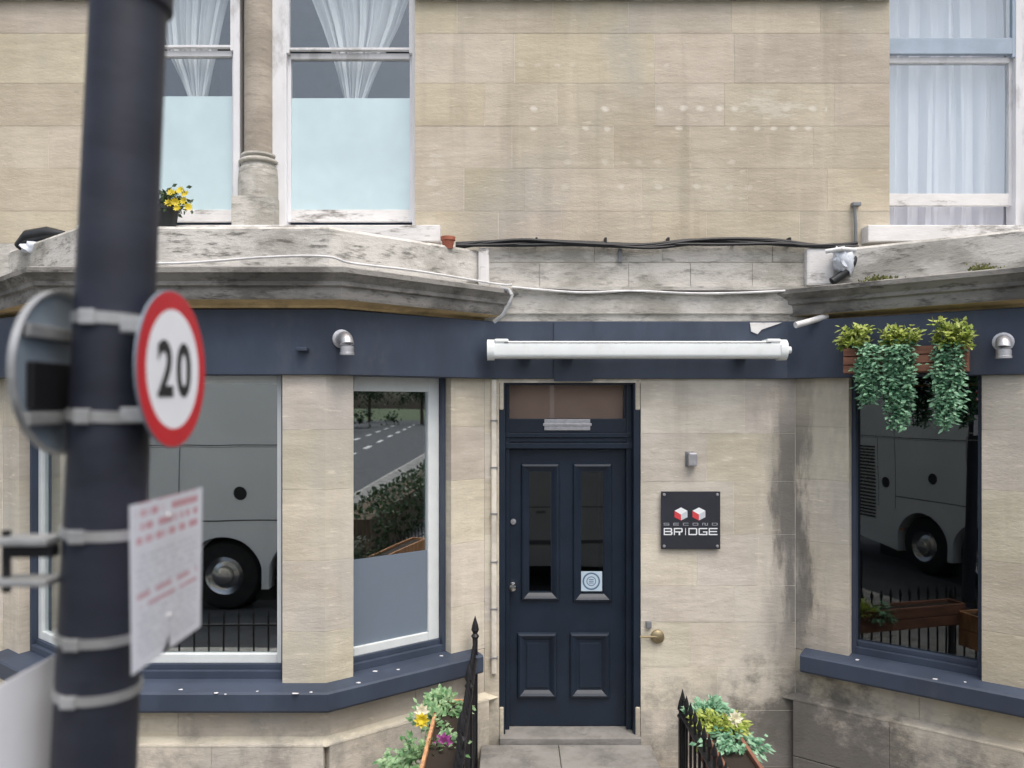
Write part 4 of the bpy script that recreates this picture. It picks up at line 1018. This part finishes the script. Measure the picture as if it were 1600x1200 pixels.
def bush(name, c, rad, n, mat, label, cat='plant', L=(.03, .06), flowers=(), droop=.0, stems=12):
    r = root(name, (c[0], c[1], c[2] - rad[2]), label, cat); bm = bmesh.new(); bs = bmesh.new(); cv = Vector(c)
    cl = [cv + Vector((random.gauss(0, .5) * rad[0], random.gauss(0, .5) * rad[1], random.gauss(0, .45) * rad[2])) for _ in range(max(5, n // 28))]
    for k in range(n):
        q = random.choice(cl) + Vector((random.gauss(0, .2) * rad[0], random.gauss(0, .2) * rad[1], random.gauss(0, .2) * rad[2]))
        leaf(bm, q, (q - cv) + rv(.05) + Vector((0, 0, -droop)), Vector((random.uniform(-.5, .5), -.6, 1)), random.uniform(*L), random.uniform(*L) * .5)
    obj('foliage', bm, mat, r)
    for q in cl[:stems]: tube(bs, [cv + Vector((0, 0, -rad[2])), q], .003, 4)
    obj('stem', bs, 'leaf_dark', r)
    for off, m, s in flowers:
        bf = bmesh.new(); h = cv + Vector(off); n0 = Vector((random.uniform(-.3, .3), -1, .4)).normalized(); sv_ = n0.cross(Vector((0, 0, 1))).normalized(); qv = sv_.cross(n0)
        for ring, ln in ((0, 1), (1, .7)):
            for k in range(8): t_ = 2 * math.pi * (k + .5 * ring) / 8; leaf(bf, h, sv_ * math.cos(t_) + qv * math.sin(t_) + n0 * (.25 + .5 * ring), n0, s * ln, s * .6)
        obj('flower', bf, m, r)
trough((-.375, 3.4), (-.375, 4.86), 1.085, 'brown wooden planter box hung on the outer side of the left railing', 'wood_orange', .18, .2)
trough((1.19, 3.4), (1.19, 4.74), 1.085, 'reddish brown planter box hung on the outer side of the right railing', 'wood', .18, .2)
bush('potted_plant', (-.41, 4.80, 1.08), (.11, .11, .06), 420, 'leaf_mint', 'pale mint green plant at the door end of the left railing planter')
bush('potted_plant', (-.47, 4.60, 1.04), (.12, .12, .09), 460, 'leaf_mint', 'mint green plant with one yellow and cream flower in the left railing planter', flowers=[((-.06, -.06, .10), 'petal_cream', .05), ((-.055, -.1, .065), 'petal_yellow', .05)])
bush('potted_plant', (-.45, 4.36, 1.0), (.13, .14, .08), 480, 'leaf_mint', 'green plant with a pink flower nearest the street in the left railing planter', flowers=[((.07, -.05, .06), 'petal_pink', .06)])
bush('potted_plant', (-.58, 4.34, .95), (.11, .12, .09), 300, 'leaf_mint', 'light green trailing plant hanging from the outer face of the left railing planter', droop=.08)
bush('potted_plant', (1.19, 4.68, 1.09), (.10, .09, .05), 380, 'leaf_blue', 'blue green plant at the door end of the right railing planter')
bush('potted_plant', (1.21, 4.50, 1.08), (.12, .10, .055), 460, 'leaf_yellow', 'yellow green plant with one cream flower in the right railing planter', flowers=[((.07, -.06, .06), 'petal_cream', .05)])
bush('potted_plant', (1.24, 4.30, 1.06), (.15, .12, .06), 520, 'leaf_blue', 'green trailing plant nearest the street in the right railing planter', droop=.06)
bush('potted_plant', (1.10, 4.44, 1.02), (.06, .10, .04), 120, 'leaf_yellow', 'thin yellow green sprigs poking through the right railing')
trough((1.3, 3.34), (4.6, 3.34), 1.02, 'long warm brown planter box along the street railing of the right bay', 'wood_orange', .2, .32)
bush('shrub', (2.4, 3.34, 1.14), (.7, .12, .12), 900, 'leaf_dark', 'low dark green shrub in the street planter of the right bay', 'plant', (.04, .08))

# ------------------------------------------------------------------ lamp post with signs in the foreground
PD, K = 1.25, .625                                          # distance of the post, and its size against a 190 mm post
lean = Vector((.0455, 0, 1)).normalized()
def onp(z_): return Vector((-.648 + .0455 * (z_ - CAMZ), PD, z_))
PB = onp(0)                                                 # foot of the post
PO = root('lamp_post', tuple(PB), 'dark painted steel lamp post leaning in the foreground with metal bands', 'lamp post')
ZC = CAMZ + 1.03 * K                                        # collar height
bm = bmesh.new(); tube(bm, [onp(0), onp(1.2)], [.076, .076], 40); obj('base_section', bm, 'pole', PO, smooth=True)
bm = bmesh.new(); tube(bm, [onp(1.2), onp(1.24), onp(2.3), onp(ZC)], [.076, .068, .063, .057], 40); obj('shaft', bm, 'pole', PO, smooth=True)
bm = bmesh.new(); tube(bm, [onp(ZC - .008), onp(ZC), onp(ZC + .035), onp(ZC + .045)], [.057, .066, .066, .057], 40); obj('collar', bm, 'pole', PO, smooth=True)
bm = bmesh.new(); tube(bm, [onp(ZC + .04), onp(5.6)], [.052, .04], 32); obj('upper_shaft', bm, 'pole', PO, smooth=True)
for py, hh in ((497, .009), (650, .009), (835, .008), (1000, .007), (1088, .007)):
    z_ = sz(py, PD - .04); rr = .0645 - .0045 * (z_ - 2.3) / .8 + .0025
    bm = bmesh.new(); tube(bm, [onp(z_ - hh), onp(z_ + hh)], [rr, rr], 40); obj('band', bm, 'steel', PO, smooth=True)
    p = onp(z_) + Vector((-.01, -rr, 0)); pbox('buckle', 'steel', PO, p.x - .012, p.x + .012, p.y - .005, p.y + .004, z_ - hh * 1.3, z_ + hh * 1.3, bev=.002)

def disc(bm, c, r0, r1, x, flip=1, n=48):
    for k in range(n):
        t0, t1 = 2 * math.pi * k / n, 2 * math.pi * (k + 1) / n
        bm.faces.new([bm.verts.new((x, c[1] + r * math.cos(t_), c[2] + r * math.sin(t_))) for r, t_ in (((r0, t0), (r1, t0), (r1, t1), (r0, t1)) if r0 > 0 else ((0, 0), (r1, t0), (r1, t1)))])
def text_mesh(s, size):
    cu = bpy.data.curves.new('t', 'FONT'); cu.body = s; cu.size = size; cu.align_x = 'CENTER'; cu.align_y = 'CENTER'; cu.offset = size * .028; cu.resolution_u = 6
    o = bpy.data.objects.new('t', cu); COL.objects.link(o); dg = bpy.context.evaluated_depsgraph_get()
    me = bpy.data.meshes.new_from_object(o.evaluated_get(dg)); bpy.data.objects.remove(o); bpy.data.curves.remove(cu); return me
def speed_sign():
    zc = sz(577, PD); xs = onp(zc).x + .099; c = (xs, PD, zc); R_ = .127
    r = root('speed_limit_sign', (xs, PD, zc - R_), 'round red ringed 20 speed limit sign strapped to the right of the pole', 'road sign')
    bm = bmesh.new(); lathe(bm, [(R_, -.003), (R_, 0)], c, 48, 'X'); pl_ = obj('plate', bm, 'sign_grey', r)
    bm = bmesh.new(); disc(bm, c, .096, R_ - .002, xs + .001); obj('red_ring', bm, 'red', pl_)
    bm = bmesh.new(); disc(bm, c, 0, .096, xs + .001); obj('white_face', bm, 'sign_white', pl_)
    for ch, dy in (('2', -.033), ('0', .035)):
        me = text_mesh(ch, .13); xs_ = [v.co.x for v in me.vertices]; ys_ = [v.co.y for v in me.vertices]; cx_, cy_ = (min(xs_) + max(xs_)) / 2, (min(ys_) + max(ys_)) / 2; kx = .056 / (max(xs_) - min(xs_)); ky = .090 / (max(ys_) - min(ys_))
        for v in me.vertices: v.co = Vector((xs + .002, PD + dy + (v.co.x - cx_) * kx, zc + (v.co.y - cy_) * ky))
        me.materials.append(MT['black']); me.name = 'digit'
        o = bpy.data.objects.new('digit', me); COL.objects.link(o); o.parent = pl_
    for z_ in (zc + .063, zc - .072): pbox('channel', 'steel', r, xs - .042, xs - .004, PD - .09, PD + .09, z_ - .011, z_ + .011, bev=.002)
speed_sign()
def back_sign():
    zc = sz(577, PD) - .006; xs = onp(zc).x - .078; c = (xs, PD - .006, zc); R_ = .128
    r = root('sign_back', (xs, PD, zc - R_), 'grey back of a round road sign strapped to the left of the pole', 'road sign')
    bm = bmesh.new(); lathe(bm, [(R_, -.003), (R_, 0)], c, 48, 'X'); obj('plate', bm, 'sign_grey', r)
    bm = bmesh.new(); lathe(bm, [(R_ - .004, .0005), (R_, .008), (R_ + .003, .008), (R_ + .003, -.0035)], c, 48, 'X', cap=False); obj('rim', bm, 'steel', r, smooth=True)
    for z_ in (zc + .06, zc - .072): pbox('channel', 'steel', r, xs + .001, xs + .013, PD - .11, PD + .10, z_ - .010, z_ + .010, bev=.002)
    pbox('black_block', 'black', r, xs + .001, xs + .012, PD - .10, PD + .07, zc - .058, zc + .014, bev=.003)  # black rectangle on the back of the plate
back_sign()
def notice():
    za, zb = sz(1056, PD - .125), sz(790, PD - .125); zc = (za + zb) / 2; hz = (zb - za) / 2; xs = onp(zc).x + .107
    r = root('paper_notice', (xs, PD, za), 'white notice with red heading tied to the pole below the speed sign', 'notice')
    bm = bmesh.new(); n = 10
    g = [[bm.verts.new((.006 * math.sin(2.2 * (i / n - .5)) * (j / n), -.2 + .4 * i / n, (-.2075 + .415 * j / n))) for i in range(n + 1)] for j in range(n + 1)]
    for j in range(n):
        for i in range(n): bm.faces.new((g[j][i], g[j][i + 1], g[j + 1][i + 1], g[j + 1][i]))
    bmesh.ops.solidify(bm, geom=bm.faces[:], thickness=.003)
    o = obj('sheet', bm, 'notice', r, smooth=False); o.matrix_parent_inverse = Matrix(); o.matrix_basis = Matrix.Translation((0, 0, hz)) @ Matrix.Diagonal((.625, .625, hz / .2075, 1))
    for z_ in (hz * 1.75, hz * .45): pbox('cable_tie', 'wcable', r, xs - .05, xs + .004, PD - .01, PD, za + z_ - .003, za + z_ + .003)
notice()
def lower_plate():
    z1, z0 = sz(1068, PD - .1), sz(1400, PD); xs = onp(2.4).x - .083
    r = root('white_plate', (xs, PD - .09, z0), 'pale white plate fixed low on the left side of the pole', 'sign plate')
    pbox('plate', 'sign_white', r, xs - .002, xs, PD - .24, PD + .03, z0, z1, bev=.0008)
    pbox('channel', 'steel', r, xs + .001, xs + .012, PD - .2, PD + .02, z0 + .08, z0 + .10)
    zc = sz(842, PD - .06); x0 = onp(zc).x; y0 = PD - .04
    r = root('clip_bracket', (x0 - .1, y0, zc - .09), 'steel clamp bracket sticking out left of the pole', 'bracket')
    pbox('arm', 'iron', r, x0 - .125, x0 - .056, y0 - .012, y0 + .012, zc - .031, zc - .012, bev=.003); pbox('jaw', 'steel', r, x0 - .145, x0 - .056, y0 - .025, y0 + .025, zc - .011, zc + .001, bev=.003); pbox('lower_jaw', 'steel', r, x0 - .155, x0 - .056, y0 - .025, y0 + .025, zc - .074, zc - .063, bev=.003)
    pbox('bolt', 'iron', r, x0 - .138, x0 - .128, y0 - .004, y0 + .004, zc - .087, zc + .01)
lower_plate()

# ------------------------------------------------------------------ the coach in the street (mirrored in the shop windows)
def coach():
    X0, X1, Y0, Y1 = -7.0, 5.6, -1.3, -3.8; axles = [-4.25, -3.0, 3.1]; ZB, ZT = .22, 3.55; AR, wz = .60, .40
    r = root('coach', (-.7, -2.5, -.12), 'white touring coach in the street, mirrored in the shop windows', 'coach')
    prof = [(X0, .62, ZT - .3), (X0 + .3, .56, ZT), (X0 + 1.2, .36, ZT)]
    for ax in axles:
        c_ = math.sqrt(AR * AR - (ZB - wz) ** 2); prof.append((ax - c_ - .001, ZB, ZT))
        for k in range(21):
            x = ax - c_ + 2 * c_ * k / 20; x = ax - AR * math.cos(math.pi * k / 20) if 0 < k < 20 else x
            if abs(x - ax) > c_ and 0 < k < 20: continue
            prof.append((x, wz + math.sqrt(max(0, AR * AR - (x - ax) ** 2)) if 0 < k < 20 else wz, ZT))
        prof.append((ax + c_ + .001, ZB, ZT))
    prof += [(X1 - .6, ZB, ZT), (X1 - .3, .4, ZT - .12), (X1, 1.0, ZT - .7)]
    bm = bmesh.new(); cols = []
    for x, zb, zt_ in prof: cols.append([bm.verts.new(v) for v in ((x, Y0, zb), (x, Y0, zt_ - .15), (x, Y0 - .15, zt_), (x, Y1 + .15, zt_), (x, Y1, zt_ - .15), (x, Y1, zb))])
    for c0, c1 in zip(cols, cols[1:]):
        for j in range(6): bm.faces.new((c0[j], c1[j], c1[(j + 1) % 6], c0[(j + 1) % 6]))
    bm.faces.new(cols[0]); bm.faces.new(cols[-1][::-1])
    obj('body', bm, 'coach', r)
    for ax in axles:
        bm = bmesh.new(); n = 24
        for k in range(n):
            t0, t1 = RAD(-10 + 200 * k / n), RAD(-10 + 200 * (k + 1) / n)
            bm.faces.new([bm.verts.new((ax + q * math.cos(t_), Y0 + .012, wz + q * math.sin(t_))) for q, t_ in ((AR - .01, t0), (AR + .03, t0), (AR + .03, t1), (AR - .01, t1))])
        obj('arch_trim', bm, 'sign_white', r)
        bm = bmesh.new(); lathe(bm, [(.58, .03), (.58, .04)], (ax, Y0 - .5, wz), 32, 'Y'); obj('arch_liner', bm, 'seam', r)
        bm = bmesh.new(); lathe(bm, [(.28, -.0), (.40, .0), (.48, -.02), (.52, -.08), (.52, -.26), (.4, -.3)], (ax, Y0 - .06, wz), 36, 'Y', cap=False); wh = obj('wheel', bm, 'tyre', r, smooth=True)
        bm = bmesh.new(); lathe(bm, [(.29, -.01), (.28, .01), (.24, -.03), (.20, -.05), (.14, -.03), (.12, .04), (.08, .05), (.001, .05)], (ax, Y0 - .06, wz), 28, 'Y', cap=False); obj('rim', bm, 'chrome', wh, smooth=True)
    yo = Y0 + .003
    def seam(x0, x1, z0, z1): pbox('panel_seam', 'seam', r, x0, x1, Y0 - .01, yo, z0, z1)
    seam(X0 + .3, X1 - .5, 2.325, 2.337); seam(X0 + .3, X1 - .5, 2.30, 2.306)
    segs = [(X0 + .3, axles[0] - .66), (axles[0] - .5, axles[0] + .5), (axles[1] - .5, axles[2] - .7), (axles[2] + .7, X1 - .4)]
    for x0, x1 in ((axles[0] - .62, axles[2] + .0),): seam(x0, x1, 1.215, 1.232)
    for x in (-5.35, -4.9, -.6, 1.0, 2.3): seam(x, x + .01, .9 if x > -2 else 1.0, 2.30)
    bm = bmesh.new()
    for k in range(22): bx(bm, -5.95, -5.42, Y0 - .01, Y0 + .012, .75 + k * .064, .75 + k * .064 + .034)
    obj('engine_grille', bm, 'seam', r)
    for x, z_ in ((-5.15, 1.45), (-4.0, 1.62)):
        bm = bmesh.new(); lathe(bm, [(.10, 0), (.10, .006)], (x, Y0, z_), 20, 'Y'); obj('fuel_flap', bm, 'seam', r)
    for k in range(5): pbox('side_window', 'tint', r, -2.2 + k * 1.45, -.82 + k * 1.45, Y0 - .01, Y0 + .006, 2.36, 3.25, bev=.002)
    for x in (-4.75, -1.9, -.2, 2.0): pbox('side_marker', 'tail', r, x, x + .09, Y0 - .01, Y0 + .012, .62, .66)
    for x in (-1.2, .4, 1.75): pbox('locker_handle', 'coach_grey', r, x, x + .16, Y0 - .01, Y0 + .015, 1.12, 1.16)
    for x in (-6.3, -4.9, -2.4, -.95, .5, 1.95): seam(x, x + .008, 2.345, 3.4)
    pbox('drip_rail', 'coach_grey', r, X0 + .4, X1 - .8, Y0 - .005, Y0 + .02, 3.36, 3.385)
    pbox('rub_strip', 'coach_grey', r, axles[1] + .62, axles[2] - .7, Y0 - .005, Y0 + .014, .60, .66)
    pbox('skirt_shade_strip', 'seam', r, X0 + 1.4, X1 - .7, Y0 - .3, Y0 - .25, -.0, .3)  # black strip standing in for the shade under the coach
coach()
# hedge and trees further up the street (mirrored in the angled left pane)
def hedge(label, pts, h, wd, n):
    bm = bmesh.new(); P = [Vector(p) for p in pts]
    core = bmesh.new()
    for a_, b_ in zip(P, P[1:]):
        L_ = (b_ - a_).length; d = (b_ - a_).normalized(); q = Vector((-d.y, d.x))
        prism(core, [tuple(a_ - q * wd * .35), tuple(b_ - q * wd * .35), tuple(b_ + q * wd * .35), tuple(a_ + q * wd * .35)], 0, h * .8)
        for k in range(int(n * L_)):
            p = a_ + d * random.uniform(0, L_) + q * random.uniform(-.5, .5) * wd
            leaf(bm, Vector((p.x, p.y, random.uniform(.05, h) * (1 - .15 * random.random()))), rv(), rv(), .14, .08)
    r = root('hedge', (*P[0], 0), label, 'hedge'); obj('foliage', bm, 'leaf_dark', r); obj('branches', core, 'bark', r)
hedge('clipped dark hedge along the pavement, mirrored in the angled pane', [(6.6, 1.25), (8.1, .85), (11, .3), (14.6, -.55), (17.5, -1.25), (32, -5.0)], 1.12, 1.0, 420)
def tree(x, y, h, rad, label):
    r = root('street_tree', (x, y, -.12), label, 'tree', 'street trees'); bm = bmesh.new(); tube(bm, [(x, y, -.12), (x + .1, y, h * .35), (x, y + .1, h * .7)], [.28, .2, .08], 10)
    for k in range(6): t_ = k * 1.05; tube(bm, [(x, y, h * .4), (x + math.cos(t_) * rad * .6, y + math.sin(t_) * rad * .6, h * .75)], [.1, .03], 6)
    obj('trunk', bm, 'bark', r, smooth=True); bm = bmesh.new()
    cl = [Vector((x, y, h * .68)) + Vector((random.gauss(0, .5) * rad, random.gauss(0, .5) * rad, random.gauss(0, .22) * h)) for _ in range(40)]
    for k in range(3800): q = random.choice(cl) + rv(1).normalized() * random.random() * rad * .35; leaf(bm, q, rv(), rv(), .45, .28)
    obj('crown', bm, 'leaf_dark', r)
for k, (x, y, h, rad) in enumerate(((70, -36, 9, 4), (84, -40, 11, 5), (96, -33, 10, 4.5), (110, -48, 12, 6), (120, -40, 12, 6))):
    tree(x, y, h, rad, ['nearest of the far street trees, leftmost in the angled pane', 'second far street tree, behind the nearest one in the angled pane', 'far street tree standing closest to the pavement side, in the angled pane', 'tall far street tree on the road side, in the angled pane', 'farthest street tree at the end of the road, in the angled pane'][k])
